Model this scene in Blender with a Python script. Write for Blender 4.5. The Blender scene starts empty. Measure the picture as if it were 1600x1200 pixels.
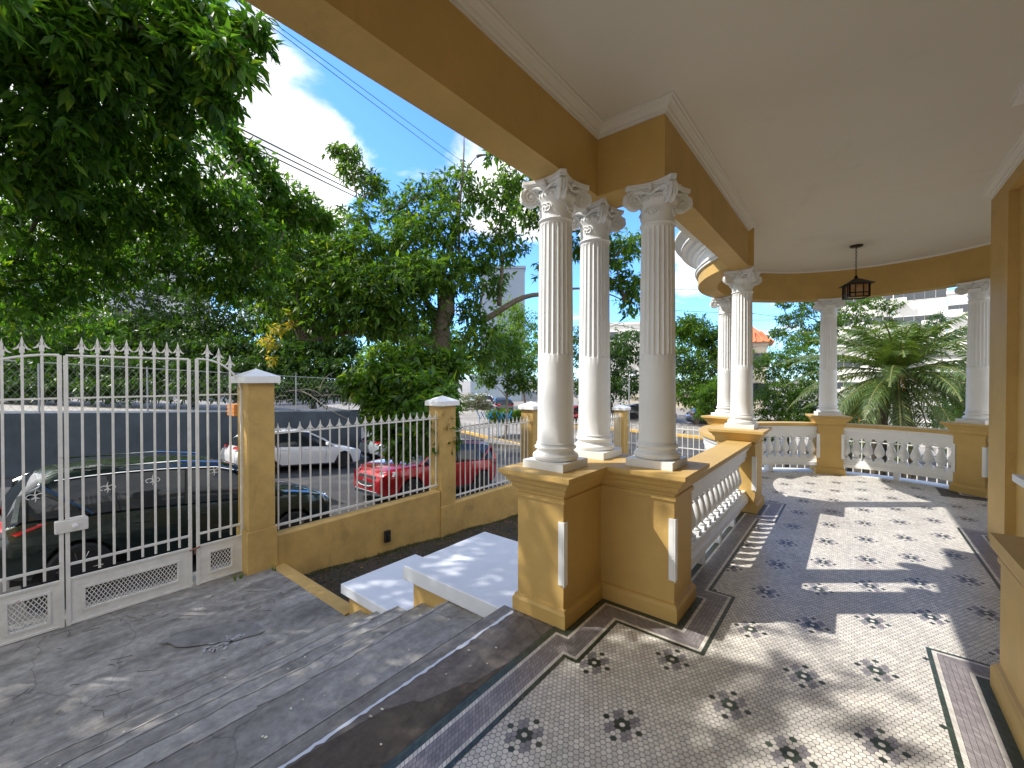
import bpy, math, random
import numpy as np
from mathutils import Vector, Matrix
rad = math.radians
sc = bpy.context.scene
col = sc.collection
random.seed(7); R = np.random.default_rng(11)

# ---------------------------------------------------------------- camera
F_PX, YAW, PITCH, EYE = 662.0, rad(38.89), rad(0.604), 1.6
cd = bpy.data.cameras.new("camera"); cam = bpy.data.objects.new("camera", cd); col.objects.link(cam)
cam.location = (0, 0, EYE); cam.rotation_euler = (rad(90) - PITCH, 0, YAW)
cd.sensor_width = 36; cd.lens = 36 * F_PX / 1600; cd.clip_start = .05; cd.clip_end = 2000
sc.camera = cam
# ---------------------------------------------------------------- sun, sky, exposure
SUN_DIR = Vector((-.75, -.60, 1.0)).normalized()
sl = bpy.data.lights.new("sun", 'SUN'); sl.energy = 3.1; sl.angle = rad(.55); sl.color = (1, .95, .88)
so = bpy.data.objects.new("sun", sl); col.objects.link(so)
so.rotation_euler = SUN_DIR.to_track_quat('Z', 'Y').to_euler()
sc.view_settings.view_transform = 'Standard'; sc.view_settings.look = 'None'
sc.view_settings.gamma = 1; sc.view_settings.exposure = 0.90
wd = bpy.data.worlds.new("World"); sc.world = wd; wd.use_nodes = True
nt = wd.node_tree; nt.nodes.clear()
def N(t, typ, **kw):
    n = t.nodes.new(typ)
    for k, v in kw.items():
        if k == 'op': n.operation = v
        elif hasattr(n, k) and not k[0].isupper(): setattr(n, k, v)
        else: n.inputs[k].default_value = v
    return n
sky = N(nt, 'ShaderNodeTexSky', sky_type='NISHITA', sun_disc=False)
sky.sun_elevation = math.asin(SUN_DIR.z); sky.sun_rotation = math.atan2(SUN_DIR.x, SUN_DIR.y)
sky.altitude = 50; sky.air_density = 1.0; sky.dust_density = .3; sky.ozone_density = 2.5
tc = N(nt, 'ShaderNodeTexCoord'); sep = N(nt, 'ShaderNodeSeparateXYZ')
nt.links.new(tc.outputs['Generated'], sep.inputs[0])
zz = N(nt, 'ShaderNodeMath', op='ADD'); zz.inputs[1].default_value = .28
nt.links.new(sep.outputs[2], zz.inputs[0])
zc = N(nt, 'ShaderNodeMath', op='MAXIMUM'); zc.inputs[1].default_value = .05; nt.links.new(zz.outputs[0], zc.inputs[0])
dv = N(nt, 'ShaderNodeVectorMath', op='DIVIDE'); cmb = N(nt, 'ShaderNodeCombineXYZ')
for i in range(3): nt.links.new(zc.outputs[0], cmb.inputs[i])
nt.links.new(tc.outputs['Generated'], dv.inputs[0]); nt.links.new(cmb.outputs[0], dv.inputs[1])
n1 = N(nt, 'ShaderNodeTexNoise', Scale=3.3, Detail=9.0, Roughness=.58, Distortion=.3)
off = N(nt, 'ShaderNodeVectorMath', op='ADD'); off.inputs[1].default_value = (3.1, 1.7, .4)
nt.links.new(dv.outputs[0], off.inputs[0]); nt.links.new(off.outputs[0], n1.inputs['Vector'])
def cloud_bump(d, k, amp, prev):          # a bank of cloud round direction d
    dt = N(nt, 'ShaderNodeVectorMath', op='DOT_PRODUCT'); dt.inputs[1].default_value = Vector(d).normalized()
    nt.links.new(tc.outputs['Generated'], dt.inputs[0])
    mr = N(nt, 'ShaderNodeMapRange'); mr.interpolation_type = 'SMOOTHSTEP'
    mr.inputs[1].default_value = k; mr.inputs[2].default_value = 1.0; mr.inputs[3].default_value = 0; mr.inputs[4].default_value = amp
    nt.links.new(dt.outputs['Value'], mr.inputs[0])
    ad = N(nt, 'ShaderNodeMath', op='ADD'); nt.links.new(prev, ad.inputs[0]); nt.links.new(mr.outputs[0], ad.inputs[1])
    return ad.outputs[0]
def dir_px(u, v):
    fw = Vector((-math.sin(YAW) * math.cos(PITCH), math.cos(YAW) * math.cos(PITCH), -math.sin(PITCH)))
    r = Vector((math.cos(YAW), math.sin(YAW), 0)); up = r.cross(fw)
    return fw + r * ((u - 800) / F_PX) - up * ((v - 600) / F_PX)
def at(u, v, w):                            # world point seen at photo pixel (u, v) at view depth w
    return Vector((0, 0, EYE)) + dir_px(u, v) * w
s_ = n1.outputs['Fac']
for (u, v, k, a) in [(430, 190, .968, .19), (480, 290, .985, .10), (350, 260, .97, .08), (720, 250, .985, .2), (1090, 420, .992, .2), (620, 250, .997, .12), (560, 120, .985, -.2), (800, 330, .99, .15), (1210, 480, .995, .1), (650, 130, .985, -.14), (640, 190, .995, -.2), (620, 330, .992, -.16), (1090, 500, .996, -.2)]:
    s_ = cloud_bump(dir_px(u, v), k, a, s_)
for (d, k, a) in [((-.6,-.8,.25), .2, .30), ((.8,-.5,.4), .1, .30), ((-1.,-.1,.45), .7, .2), ((.1,-.3,1.), .6, .16), ((.9,.5,.35), .6, .18)]:  # unseen cloud banks, added to whiten and raise the porch fill light
    s_ = cloud_bump(d, k, a, s_)
cr = N(nt, 'ShaderNodeMapRange'); cr.interpolation_type = 'SMOOTHSTEP'
cr.inputs[1].default_value = .585; cr.inputs[2].default_value = .80; nt.links.new(s_, cr.inputs[0])
n2 = N(nt, 'ShaderNodeTexNoise', Scale=5.0, Detail=6.0, Roughness=.6); nt.links.new(off.outputs[0], n2.inputs['Vector'])
cc = N(nt, 'ShaderNodeMixRGB'); cc.inputs[1].default_value = (4.0, 4.15, 4.5, 1); cc.inputs[2].default_value = (7.2, 7.1, 6.9, 1)
cmr = N(nt, 'ShaderNodeMapRange'); cmr.inputs[1].default_value = .35; cmr.inputs[2].default_value = .62; nt.links.new(n2.outputs['Fac'], cmr.inputs[0]); nt.links.new(cmr.outputs[0], cc.inputs[0])
tint = N(nt, 'ShaderNodeMixRGB', blend_type='MULTIPLY'); tint.inputs[0].default_value = 1; tint.inputs[2].default_value = (.66, 1.04, 1.56, 1)
nt.links.new(sky.outputs[0], tint.inputs[1])
mx = N(nt, 'ShaderNodeMixRGB'); nt.links.new(cr.outputs[0], mx.inputs[0]); nt.links.new(tint.outputs[0], mx.inputs[1]); nt.links.new(cc.outputs[0], mx.inputs[2])
bg = N(nt, 'ShaderNodeBackground', Strength=.15); out = N(nt, 'ShaderNodeOutputWorld')
nt.links.new(mx.outputs[0], bg.inputs[0]); nt.links.new(bg.outputs[0], out.inputs[0])

# ---------------------------------------------------------------- materials
def mat(name, rgb, rough=.6, metal=0, var=0., vscale=3., bump=0., bscale=60., spec=.5, coat=0., rgb2=None, thr=None, isl=0.):
    m = bpy.data.materials.new(name); m.use_nodes = True; t = m.node_tree
    p = t.nodes['Principled BSDF']
    p.inputs['Base Color'].default_value = (*rgb, 1); p.inputs['Roughness'].default_value = rough
    p.inputs['Metallic'].default_value = metal; p.inputs['Specular IOR Level'].default_value = spec
    if coat: p.inputs['Coat Weight'].default_value = coat; p.inputs['Coat Roughness'].default_value = .04
    g = N(t, 'ShaderNodeTexCoord')
    colsock = None
    if var or rgb2:
        n = N(t, 'ShaderNodeTexNoise', Scale=vscale, Detail=7.0, Roughness=.62); t.links.new(g.outputs['Object'], n.inputs['Vector'])
        mp = N(t, 'ShaderNodeMapRange'); lo, hi = thr or (.3, .7); mp.inputs[1].default_value = lo; mp.inputs[2].default_value = hi
        t.links.new(n.outputs['Fac'], mp.inputs[0])
        mi = N(t, 'ShaderNodeMixRGB'); t.links.new(mp.outputs[0], mi.inputs[0])
        a = rgb if rgb2 else tuple(c * (1 - var) for c in rgb); b = rgb2 or tuple(min(1, c * (1 + var)) for c in rgb)
        mi.inputs[1].default_value = (*a, 1); mi.inputs[2].default_value = (*b, 1); colsock = mi.outputs[0]
    if isl:
        ge = N(t, 'ShaderNodeNewGeometry'); hs = N(t, 'ShaderNodeMapRange'); hs.inputs[3].default_value = 1 - isl; hs.inputs[4].default_value = 1 + isl
        t.links.new(ge.outputs['Random Per Island'], hs.inputs[0])
        mu = N(t, 'ShaderNodeVectorMath', op='MULTIPLY'); 
        if colsock: t.links.new(colsock, mu.inputs[0])
        else: mu.inputs[0].default_value = rgb
        c3 = N(t, 'ShaderNodeCombineXYZ'); [t.links.new(hs.outputs[0], c3.inputs[i]) for i in range(3)]
        t.links.new(c3.outputs[0], mu.inputs[1]); colsock = mu.outputs[0]
    if colsock: t.links.new(colsock, p.inputs['Base Color'])
    if bump:
        n = N(t, 'ShaderNodeTexNoise', Scale=bscale, Detail=5.0, Roughness=.6); t.links.new(g.outputs['Object'], n.inputs['Vector'])
        b = N(t, 'ShaderNodeBump', Strength=bump, Distance=.01); t.links.new(n.outputs['Fac'], b.inputs['Height']); t.links.new(b.outputs[0], p.inputs['Normal'])
    return m
def leafmat(name, a, b, trans=.35, rough=.42, spec=.5):
    m = bpy.data.materials.new(name); m.use_nodes = True; t = m.node_tree; t.nodes.clear()
    ge = N(t, 'ShaderNodeNewGeometry'); mi = N(t, 'ShaderNodeValToRGB')
    e = mi.color_ramp.elements; e[0].color = (*a, 1); e[1].color = (*b, 1)
    e2 = e.new(.93); e2.color = (*[x * .9 for x in b], 1); e[2].position = 1; e[2].color = (b[0] * 2.1, b[1] * 1.35, b[2] * .9, 1)
    t.links.new(ge.outputs['Random Per Island'], mi.inputs[0])
    p = N(t, 'ShaderNodeBsdfPrincipled', Roughness=rough); p.inputs['Specular IOR Level'].default_value = spec
    t.links.new(mi.outputs[0], p.inputs['Base Color'])
    tr = N(t, 'ShaderNodeBsdfTranslucent'); ml = N(t, 'ShaderNodeMixRGB', blend_type='MULTIPLY'); ml.inputs[0].default_value = 1
    ml.inputs[2].default_value = (2.3, 2.2, .8, 1); t.links.new(mi.outputs[0], ml.inputs[1]); t.links.new(ml.outputs[0], tr.inputs[0])
    sh = N(t, 'ShaderNodeMixShader'); sh.inputs[0].default_value = trans
    t.links.new(p.outputs[0], sh.inputs[1]); t.links.new(tr.outputs[0], sh.inputs[2])
    o = N(t, 'ShaderNodeOutputMaterial'); t.links.new(sh.outputs[0], o.inputs[0]); return m
def glassmat(name, rgb=(.02, .025, .03)):
    m = mat(name, rgb, rough=.05, spec=.45); return m
def emptymat(name, rgb):
    return mat(name, rgb)

M = {}
M['yellow'] = mat('yellow_paint', (.55, .365, .12), rough=.55, var=.09, vscale=2.6, bump=.25, bscale=22, spec=.35)
M['yellow_out'] = mat('yellow_wall_paint', (.54, .36, .125), rough=.65, var=.20, vscale=2.2, bump=.35, bscale=18, spec=.3)
M['white'] = mat('white_paint', (.82, .835, .835), rough=.45, var=.05, vscale=3, bump=.12, bscale=30)
M['ceil'] = mat('ceiling_paint', (.72, .70, .64), rough=.6, var=.03, vscale=.8, bump=.08, bscale=10)
M['crown'] = mat('crown_moulding_paint', (.74, .73, .69), rough=.5)
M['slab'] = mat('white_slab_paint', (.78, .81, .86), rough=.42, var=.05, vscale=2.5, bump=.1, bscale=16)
M['iron'] = mat('white_iron_paint', (.74, .73, .69), rough=.42, var=.10, vscale=9, bump=.15, bscale=60, rgb2=None)
M['grout'] = mat('grout', (.10, .095, .085), rough=.85, var=.3, vscale=30)
M['tile_white'] = mat('white_hexagon_tile', (.72, .685, .62), rough=.34, var=.16, vscale=1.4, isl=.16, bump=.05, bscale=40)
M['tile_green'] = mat('green_hexagon_tile', (.05, .068, .046), rough=.35, isl=.35)
M['tile_grey'] = mat('grey_tile', (.31, .29, .30), rough=.36, isl=.18)
M['tile_mauve'] = mat('mauve_square_tile', (.30, .27, .275), rough=.38, isl=.2, var=.15, vscale=2)
M['tile_olive'] = mat('olive_square_tile', (.068, .088, .062), rough=.4, isl=.3)
M['asphalt'] = mat('asphalt', (.055, .055, .058), rough=.85, var=.35, vscale=1.2, bump=.6, bscale=70)
M['kerb'] = mat('yellow_kerb_paint', (.70, .43, .10), rough=.7, var=.25, vscale=2)
M['pave'] = mat('pavement_concrete', (.27, .25, .225), rough=.85, var=.3, vscale=.5, bump=.3, bscale=25)
M['soil'] = mat('garden_soil', (.028, .024, .017), rough=.95, rgb2=(.075, .062, .04), vscale=14, bump=1., bscale=50)
M['bluewall'] = mat('blue_grey_wall', (.085, .105, .13), rough=.75, var=.3, vscale=.7, bump=.3, bscale=12)
M['bark'] = mat('bark', (.085, .068, .05), rough=.9, rgb2=(.20, .17, .13), vscale=9, bump=.8, bscale=25)
M['bark2'] = mat('pale_bark', (.17, .15, .12), rough=.9, rgb2=(.32, .28, .22), vscale=9, bump=.6, bscale=25)
M['black'] = mat('black_rubber', (.012, .012, .013), rough=.7)
M['plastic'] = mat('black_plastic', (.02, .02, .022), rough=.45)
def stain(m, lo, hi, rgb, scale=3., f=.5, sz=(1,1,1)):
    # darker weathering patches of irregular outline mixed over the paint
    t = m.node_tree; p = t.nodes['Principled BSDF']; l = p.inputs['Base Color'].links[0].from_socket
    g = N(t, 'ShaderNodeTexCoord'); mp = N(t, 'ShaderNodeMapping'); mp.inputs['Scale'].default_value = sz; t.links.new(g.outputs['Object'], mp.inputs[0])
    n = N(t, 'ShaderNodeTexNoise', Scale=scale, Detail=9.0, Roughness=.72, Distortion=.6); t.links.new(mp.outputs[0], n.inputs['Vector'])
    r = N(t, 'ShaderNodeMapRange'); r.inputs[1].default_value = lo; r.inputs[2].default_value = hi; r.inputs[4].default_value = f; t.links.new(n.outputs['Fac'], r.inputs[0])
    mi = N(t, 'ShaderNodeMixRGB'); t.links.new(r.outputs[0], mi.inputs[0]); t.links.new(l, mi.inputs[1]); mi.inputs[2].default_value = (*rgb, 1); t.links.new(mi.outputs[0], p.inputs['Base Color'])
stain(M['yellow_out'], .56, .72, (.20, .14, .07), 2.2, .55, (1, 1, .6)); stain(M['yellow'], .60, .76, (.33, .21, .08), 3.4, .5, (1, 1, .35))
stain(M['white'], .62, .74, (.50, .49, .46), 5, .5, (1, 1, .3)); stain(M['ceil'], .58, .78, (.50, .47, .40), .9, .4)
stain(M['tile_white'], .55, .70, (.46, .34, .27), 1.7, .38); stain(M['slab'], .6, .72, (.50, .51, .53), 4, .45); stain(M['asphalt'], .5, .62, (.11, .105, .10), 1.1, .7, (1, .5, 1))
stain(M['bluewall'], .55, .7, (.05, .06, .07), 1.6, .6, (1, 1, .3)); stain(M['iron'], .64, .72, (.36, .22, .13), 7, .7)
M['cable'] = mat('cable', (.012, .012, .014), rough=.6)
M['glass'] = glassmat('car_glass')
M['chrome'] = mat('chrome', (.75, .75, .76), rough=.12, metal=1)
M['rim'] = mat('alloy_rim', (.42, .43, .45), rough=.25, metal=.9)
M['lampglass'] = mat('headlight_glass', (.55, .58, .62), rough=.08, metal=.4, coat=.8)
M['red_lens'] = mat('red_lens', (.55, .012, .01), rough=.12, coat=.8)
M['carred'] = mat('red_car_paint', (.42, .008, .016), rough=.22, metal=.35, coat=1.)
M['cardark'] = mat('dark_green_car_paint', (.022, .036, .032), rough=.2, metal=.5, coat=1.)
M['carwhite'] = mat('white_car_paint', (.80, .81, .83), rough=.25, coat=1.)
M['bronze'] = mat('dark_bronze', (.025, .018, .013), rough=.4, metal=.8)
M['amber'] = mat('amber_lantern_glass', (.42, .20, .05), rough=.25, rgb2=(.50, .42, .30), vscale=14, coat=.4)
M['bwhite'] = mat('white_building_paint', (.78, .77, .74), rough=.7, var=.08, vscale=.25)
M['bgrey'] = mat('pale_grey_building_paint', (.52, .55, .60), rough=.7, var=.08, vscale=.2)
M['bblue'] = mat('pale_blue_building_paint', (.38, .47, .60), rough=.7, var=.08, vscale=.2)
M['cream'] = mat('cream_building_paint', (.62, .55, .45), rough=.7, var=.1, vscale=.3)
M['rooftile'] = mat('terracotta_roof_tile', (.52, .16, .07), rough=.75, var=.3, vscale=3, isl=.25)
M['win'] = mat('window_glass', (.05, .06, .07), rough=.1, spec=.8)
M['brick'] = mat('red_brick_piece', (.30, .10, .06), rough=.8, var=.2, vscale=8)
M['orange'] = mat('orange_plastic', (.65, .25, .06), rough=.5)
M['signwhite'] = mat('sign_white', (.75, .74, .70), rough=.5)
M['blue'] = mat('blue_paint', (.02, .25, .60), rough=.4)
M['steel'] = mat('galvanised_steel', (.42, .44, .46), rough=.4, metal=.6)
M['dry'] = mat('dry_leaf', (.16, .08, .035), rough=.8, isl=.6)
M['petal'] = mat('fallen_petal', (.75, .72, .52), rough=.7, isl=.3)
L_ = {}
L_['near'] = leafmat('broad_leaf', (.020, .070, .010), (.085, .19, .022), trans=.5, spec=.3)
L_['mid'] = leafmat('mid_leaf', (.022, .065, .011), (.10, .20, .026), trans=.46, spec=.3)
L_['dark'] = leafmat('dark_leaf', (.014, .044, .010), (.050, .115, .018), trans=.36, spec=.3)
L_['bright'] = leafmat('bright_leaf', (.055, .13, .016), (.14, .25, .03), trans=.45, spec=.3)
L_['palm'] = leafmat('palm_leaf', (.05, .10, .03), (.15, .22, .06), trans=.3, rough=.4)
L_['yellow'] = leafmat('yellowing_leaf', (.16, .22, .03), (.48, .38, .05), trans=.4)
L_['silver'] = leafmat('silver_leaf', (.14, .17, .12), (.30, .33, .26), trans=.2)
L_['grass'] = leafmat('grass_blade', (.05, .085, .022), (.12, .14, .045), trans=.3)

def concrete(name, base, dark, light, line=None):
    m = bpy.data.materials.new(name); m.use_nodes = True; t = m.node_tree; p = t.nodes['Principled BSDF']
    g = N(t, 'ShaderNodeTexCoord')
    mapn = N(t, 'ShaderNodeMapping'); mapn.inputs['Scale'].default_value = (2.2, .7, 1); t.links.new(g.outputs['Object'], mapn.inputs[0])
    a = N(t, 'ShaderNodeTexNoise', Scale=1.3, Detail=10.0, Roughness=.68, Distortion=.8); t.links.new(mapn.outputs[0], a.inputs['Vector'])
    b = N(t, 'ShaderNodeTexNoise', Scale=14., Detail=8.0, Roughness=.7); t.links.new(g.outputs['Object'], b.inputs['Vector'])
    r1 = N(t, 'ShaderNodeValToRGB'); e = r1.color_ramp.elements
    e[0].position = .33; e[0].color = (*dark, 1); e[1].position = .66; e[1].color = (*light, 1); x = e.new(.5); x.color = (*base, 1)
    t.links.new(a.outputs['Fac'], r1.inputs[0])
    mr = N(t, 'ShaderNodeMapRange'); mr.inputs[1].default_value = .3; mr.inputs[2].default_value = .75; mr.inputs[3].default_value = .62; mr.inputs[4].default_value = 1.3
    t.links.new(b.outputs['Fac'], mr.inputs[0])
    mu = N(t, 'ShaderNodeMixRGB', blend_type='MULTIPLY'); mu.inputs[0].default_value = 1; t.links.new(r1.outputs[0], mu.inputs[1]); t.links.new(mr.outputs[0], mu.inputs[2])
    v = N(t, 'ShaderNodeTexVoronoi', feature='DISTANCE_TO_EDGE', Scale=.75); 
    wv = N(t, 'ShaderNodeVectorMath', op='ADD'); sc_ = N(t, 'ShaderNodeVectorMath', op='SCALE'); sc_.inputs['Scale'].default_value = .22
    n3 = N(t, 'ShaderNodeTexNoise', Scale=3.5, Detail=5.0); t.links.new(g.outputs['Object'], n3.inputs['Vector'])
    t.links.new(n3.outputs['Color'], sc_.inputs[0]); t.links.new(g.outputs['Object'], wv.inputs[0]); t.links.new(sc_.outputs[0], wv.inputs[1]); t.links.new(wv.outputs[0], v.inputs['Vector'])
    cm = N(t, 'ShaderNodeMapRange'); cm.inputs[1].default_value = .002; cm.inputs[2].default_value = .006; cm.inputs[3].default_value = .72; cm.inputs[4].default_value = 1
    t.links.new(v.outputs['Distance'], cm.inputs[0])
    mu2 = N(t, 'ShaderNodeMixRGB', blend_type='MULTIPLY'); mu2.inputs[0].default_value = 1; t.links.new(mu.outputs[0], mu2.inputs[1]); t.links.new(cm.outputs[0], mu2.inputs[2])
    t.links.new(mu2.outputs[0], p.inputs['Base Color']); p.inputs['Roughness'].default_value = .78
    bp = N(t, 'ShaderNodeBump', Strength=.55, Distance=.012); ad = N(t, 'ShaderNodeMath', op='ADD')
    t.links.new(b.outputs['Fac'], ad.inputs[0]); t.links.new(a.outputs['Fac'], ad.inputs[1]); t.links.new(ad.outputs[0], bp.inputs['Height']); t.links.new(bp.outputs[0], p.inputs['Normal'])
    return m
M['nosing'] = mat('worn_highlight_concrete', (.36,.34,.31), rough=.85, var=.3, vscale=12, bump=.3)  # worn edge tone, lightened to carry a painted highlight
M['conc'] = concrete('worn_concrete', (.28, .265, .245), (.15, .14, .125), (.42, .40, .37))
M['conc2'] = concrete('step_concrete', (.31, .295, .27), (.20, .18, .155), (.44, .42, .385))
M['conc3'] = concrete('brown_patched_concrete', (.20, .17, .145), (.11, .088, .068), (.30, .27, .235))

# ---------------------------------------------------------------- mesh helpers
class MB:
    def __init__(s): s.v = []; s.f = []; s.m = []
    def add(s, vs, fs, mi=0):
        b = len(s.v); s.v += [tuple(v) for v in vs]; s.f += [tuple(b + i for i in f) for f in fs]; s.m += [mi] * len(fs)
    def box(s, x0, y0, z0, x1, y1, z1, mi=0):
        s.add([(x0,y0,z0),(x1,y0,z0),(x1,y1,z0),(x0,y1,z0),(x0,y0,z1),(x1,y0,z1),(x1,y1,z1),(x0,y1,z1)],
              [(0,3,2,1),(4,5,6,7),(0,1,5,4),(1,2,6,5),(2,3,7,6),(3,0,4,7)], mi)
    def obox(s, c, size, rot=None, mi=0):
        c = Vector(c); h = [q / 2 for q in size]; rot = rot or Matrix.Identity(3)
        vs = [c + rot @ Vector((sx*h[0], sy*h[1], sz*h[2])) for sz in (-1,1) for sx, sy in ((-1,-1),(1,-1),(1,1),(-1,1))]
        s.add(vs, [(0,3,2,1),(4,5,6,7),(0,1,5,4),(1,2,6,5),(2,3,7,6),(3,0,4,7)], mi)
    def hexa(s, vs, mi=0): s.add(vs, [(0,3,2,1),(4,5,6,7),(0,1,5,4),(1,2,6,5),(2,3,7,6),(3,0,4,7)], mi)
    def tube(s, pts, rs, n=8, mi=0, cap=True):
        pts = [Vector(p) for p in pts]
        if not hasattr(rs, '__len__'): rs = [rs] * len(pts)
        b = len(s.v); ref = None
        for i, p in enumerate(pts):
            d = (pts[min(i+1, len(pts)-1)] - pts[max(i-1, 0)])
            d = d.normalized() if d.length > 1e-9 else Vector((0,0,1))
            if ref is None:
                ref = d.orthogonal().normalized()
            else:
                ref = (ref - d * ref.dot(d)); ref = ref.normalized() if ref.length > 1e-6 else d.orthogonal().normalized()
            q = d.cross(ref)
            for k in range(n):
                a = 2 * math.pi * k / n; s.v.append(tuple(p + (ref * math.cos(a) + q * math.sin(a)) * rs[i]))
        for i in range(len(pts)-1):
            for k in range(n):
                k2 = (k+1) % n; s.f.append((b+i*n+k, b+i*n+k2, b+(i+1)*n+k2, b+(i+1)*n+k)); s.m.append(mi)
        if cap:
            s.f.append(tuple(b + k for k in reversed(range(n)))); s.m.append(mi)
            e = b + (len(pts)-1)*n; s.f.append(tuple(e + k for k in range(n))); s.m.append(mi)
    def lathe(s, prof, c=(0,0,0), n=24, mi=0, axis=None, cap=True):
        b = len(s.v); c = Vector(c); Rm = Vector((0,0,1)).rotation_difference(Vector(axis)).to_matrix() if axis else Matrix.Identity(3)
        for (r, z) in prof:
            for k in range(n):
                a = 2*math.pi*k/n; s.v.append(tuple(c + Rm @ Vector((r*math.cos(a), r*math.sin(a), z))))
        for i in range(len(prof)-1):
            for k in range(n):
                k2 = (k+1) % n; s.f.append((b+i*n+k, b+i*n+k2, b+(i+1)*n+k2, b+(i+1)*n+k)); s.m.append(mi)
        if cap:
            s.f.append(tuple(b+k for k in reversed(range(n)))); s.m.append(mi)
            e = b+(len(prof)-1)*n; s.f.append(tuple(e+k for k in range(n))); s.m.append(mi)
    def sweep(s, path, prof, closed=False, mi=0, side=1, captop=False, capbot=False, capends=True):
        # path: 2-D points; prof: (offset, z); offset to the right of travel for side=1
        P = [Vector((p[0], p[1])) for p in path]; n = len(P); b = len(s.v); m = len(prof)
        def nor(a, c): d = (c - a).normalized(); return Vector((d.y, -d.x)) * side
        for i in range(n):
            if closed: n1, n2 = nor(P[i-1], P[i]), nor(P[i], P[(i+1) % n])
            else:
                n1 = nor(P[i-1], P[i]) if i > 0 else nor(P[0], P[1]); n2 = nor(P[i], P[i+1]) if i < n-1 else n1
            mt = (n1 + n2); mt = mt / max(.2, (1 + n1.dot(n2)))
            for (o, z) in prof: s.v.append((P[i].x + mt.x*o, P[i].y + mt.y*o, z))
        for i in range(n if closed else n-1):
            j = (i+1) % n
            for k in range(m-1): s.f.append((b+i*m+k, b+j*m+k, b+j*m+k+1, b+i*m+k+1)); s.m.append(mi)
        if captop: s.f.append(tuple(b+i*m+m-1 for i in range(n))); s.m.append(mi)
        if capbot: s.f.append(tuple(b+i*m for i in reversed(range(n)))); s.m.append(mi)
        if not closed and capends:
            s.f.append(tuple(b+k for k in range(m))); s.m.append(mi)
            s.f.append(tuple(b+(n-1)*m+k for k in reversed(range(m)))); s.m.append(mi)
    def prism(s, poly, z0, z1, mi=0):
        n = len(poly); b = len(s.v)
        s.v += [(p[0], p[1], z0) for p in poly] + [(p[0], p[1], z1) for p in poly]
        s.f.append(tuple(b+i for i in reversed(range(n)))); s.f.append(tuple(b+n+i for i in range(n))); s.m += [mi, mi]
        for i in range(n): j = (i+1) % n; s.f.append((b+i, b+j, b+n+j, b+n+i)); s.m.append(mi)
    def mesh(s, name, mats, smooth=False, fix=True):
        me = bpy.data.meshes.new(name); me.from_pydata(s.v, [], s.f)
        for q in (mats if isinstance(mats, (list, tuple)) else [mats]): me.materials.append(q)
        me.polygons.foreach_set('material_index', s.m)
        if fix:
            import bmesh
            bm = bmesh.new(); bm.from_mesh(me); bmesh.ops.recalc_face_normals(bm, faces=bm.faces); bm.to_mesh(me); bm.free()
        if smooth:
            me.polygons.foreach_set('use_smooth', [True] * len(me.polygons))
            if smooth != 'all':
                me.set_sharp_from_angle(angle=rad(38))
        return me
    def build(s, name, mats, parent=None, smooth=False, loc=None, bevel=0, fix=True):
        o = bpy.data.objects.new(name, s.mesh(name, mats, smooth, fix)); col.objects.link(o)
        if parent: o.parent = parent
        if loc is not None: o.location = loc
        if bevel:
            b = o.modifiers.new('bevel', 'BEVEL'); b.width = bevel; b.segments = 2; b.limit_method = 'ANGLE'; b.angle_limit = rad(40)
        return o
def tag(o, label, cat, group=None, kind=None):
    o['label'] = label; o['category'] = cat
    if group: o['group'] = group
    if kind: o['kind'] = kind
    return o
def thing(name, label, cat, loc=(0,0,0), rz=0, group=None):
    o = bpy.data.objects.new(name, None); col.objects.link(o); o.location = loc; o.rotation_euler = (0,0,rz); o.empty_display_size = .2
    return tag(o, label, cat, group)
def inst(name, me, parent=None, loc=(0,0,0), rz=0, scale=None):
    o = bpy.data.objects.new(name, me); col.objects.link(o); o.location = loc; o.rotation_euler = (0,0,rz)
    if parent: o.parent = parent
    if scale: o.scale = scale
    return o
def struct(o, label=None, cat=None):
    o['kind'] = 'structure'
    if label: o['label'] = label; o['category'] = cat or o.name
    return o

# ---------------------------------------------------------------- heights
ZS, ZF, ZC = 2.97, 3.40, 3.46          # soffit, top of fascia, ceiling
CX, CY, RI, RC = .16, 7.25, 1.80, 1.92 # round end of the porch: centre, inner face, column circle
PI = math.pi
def arc(cx, cy, r, a0, a1, n): return [(cx + r*math.cos(rad(a0 + (a1-a0)*i/n)), cy + r*math.sin(rad(a0 + (a1-a0)*i/n))) for i in range(n+1)]

# ================================================================ GROUND AND STREET
def sstep(a, b, x): t = np.clip((x-a)/(b-a), 0, 1); return t*t*(3-2*t)
def gz(x, y):
    x = np.asarray(x, float); y = np.asarray(y, float)
    z = -1.31 - .09*(np.clip(y, -4, 13) - .85) + .035*np.clip(-x-8, 0, 12)
    d = np.hypot(x, y); z = z + .055*np.clip(d-30, 0, 26)*(y > 0) 
    return z - .03
def sheet(name, xs, ys, zf, m, mask=None):
    X, Y = np.meshgrid(xs, ys); Z = zf(X, Y); nx, ny = len(xs), len(ys)
    vs = np.stack([X.ravel(), Y.ravel(), Z.ravel()], 1)
    fs = [(j*nx+i, j*nx+i+1, (j+1)*nx+i+1, (j+1)*nx+i) for j in range(ny-1) for i in range(nx-1) if mask is None or mask((xs[i]+xs[i+1])/2, (ys[j]+ys[j+1])/2)]
    me = bpy.data.meshes.new(name); me.from_pydata(vs.tolist(), [], fs); me.materials.append(m)
    me.polygons.foreach_set('use_smooth', [True]*len(fs))
    o = bpy.data.objects.new(name, me); col.objects.link(o); return o
xs = np.concatenate([np.linspace(-700, -60, 10), np.linspace(-56, 40, 65), np.linspace(60, 700, 10)])
ys = np.concatenate([np.linspace(-700, -40, 8), np.linspace(-36, 90, 85), np.linspace(110, 900, 10)])
struct(sheet('ground', xs, ys, lambda x, y: gz(x, y) - .05, M['pave']))
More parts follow.
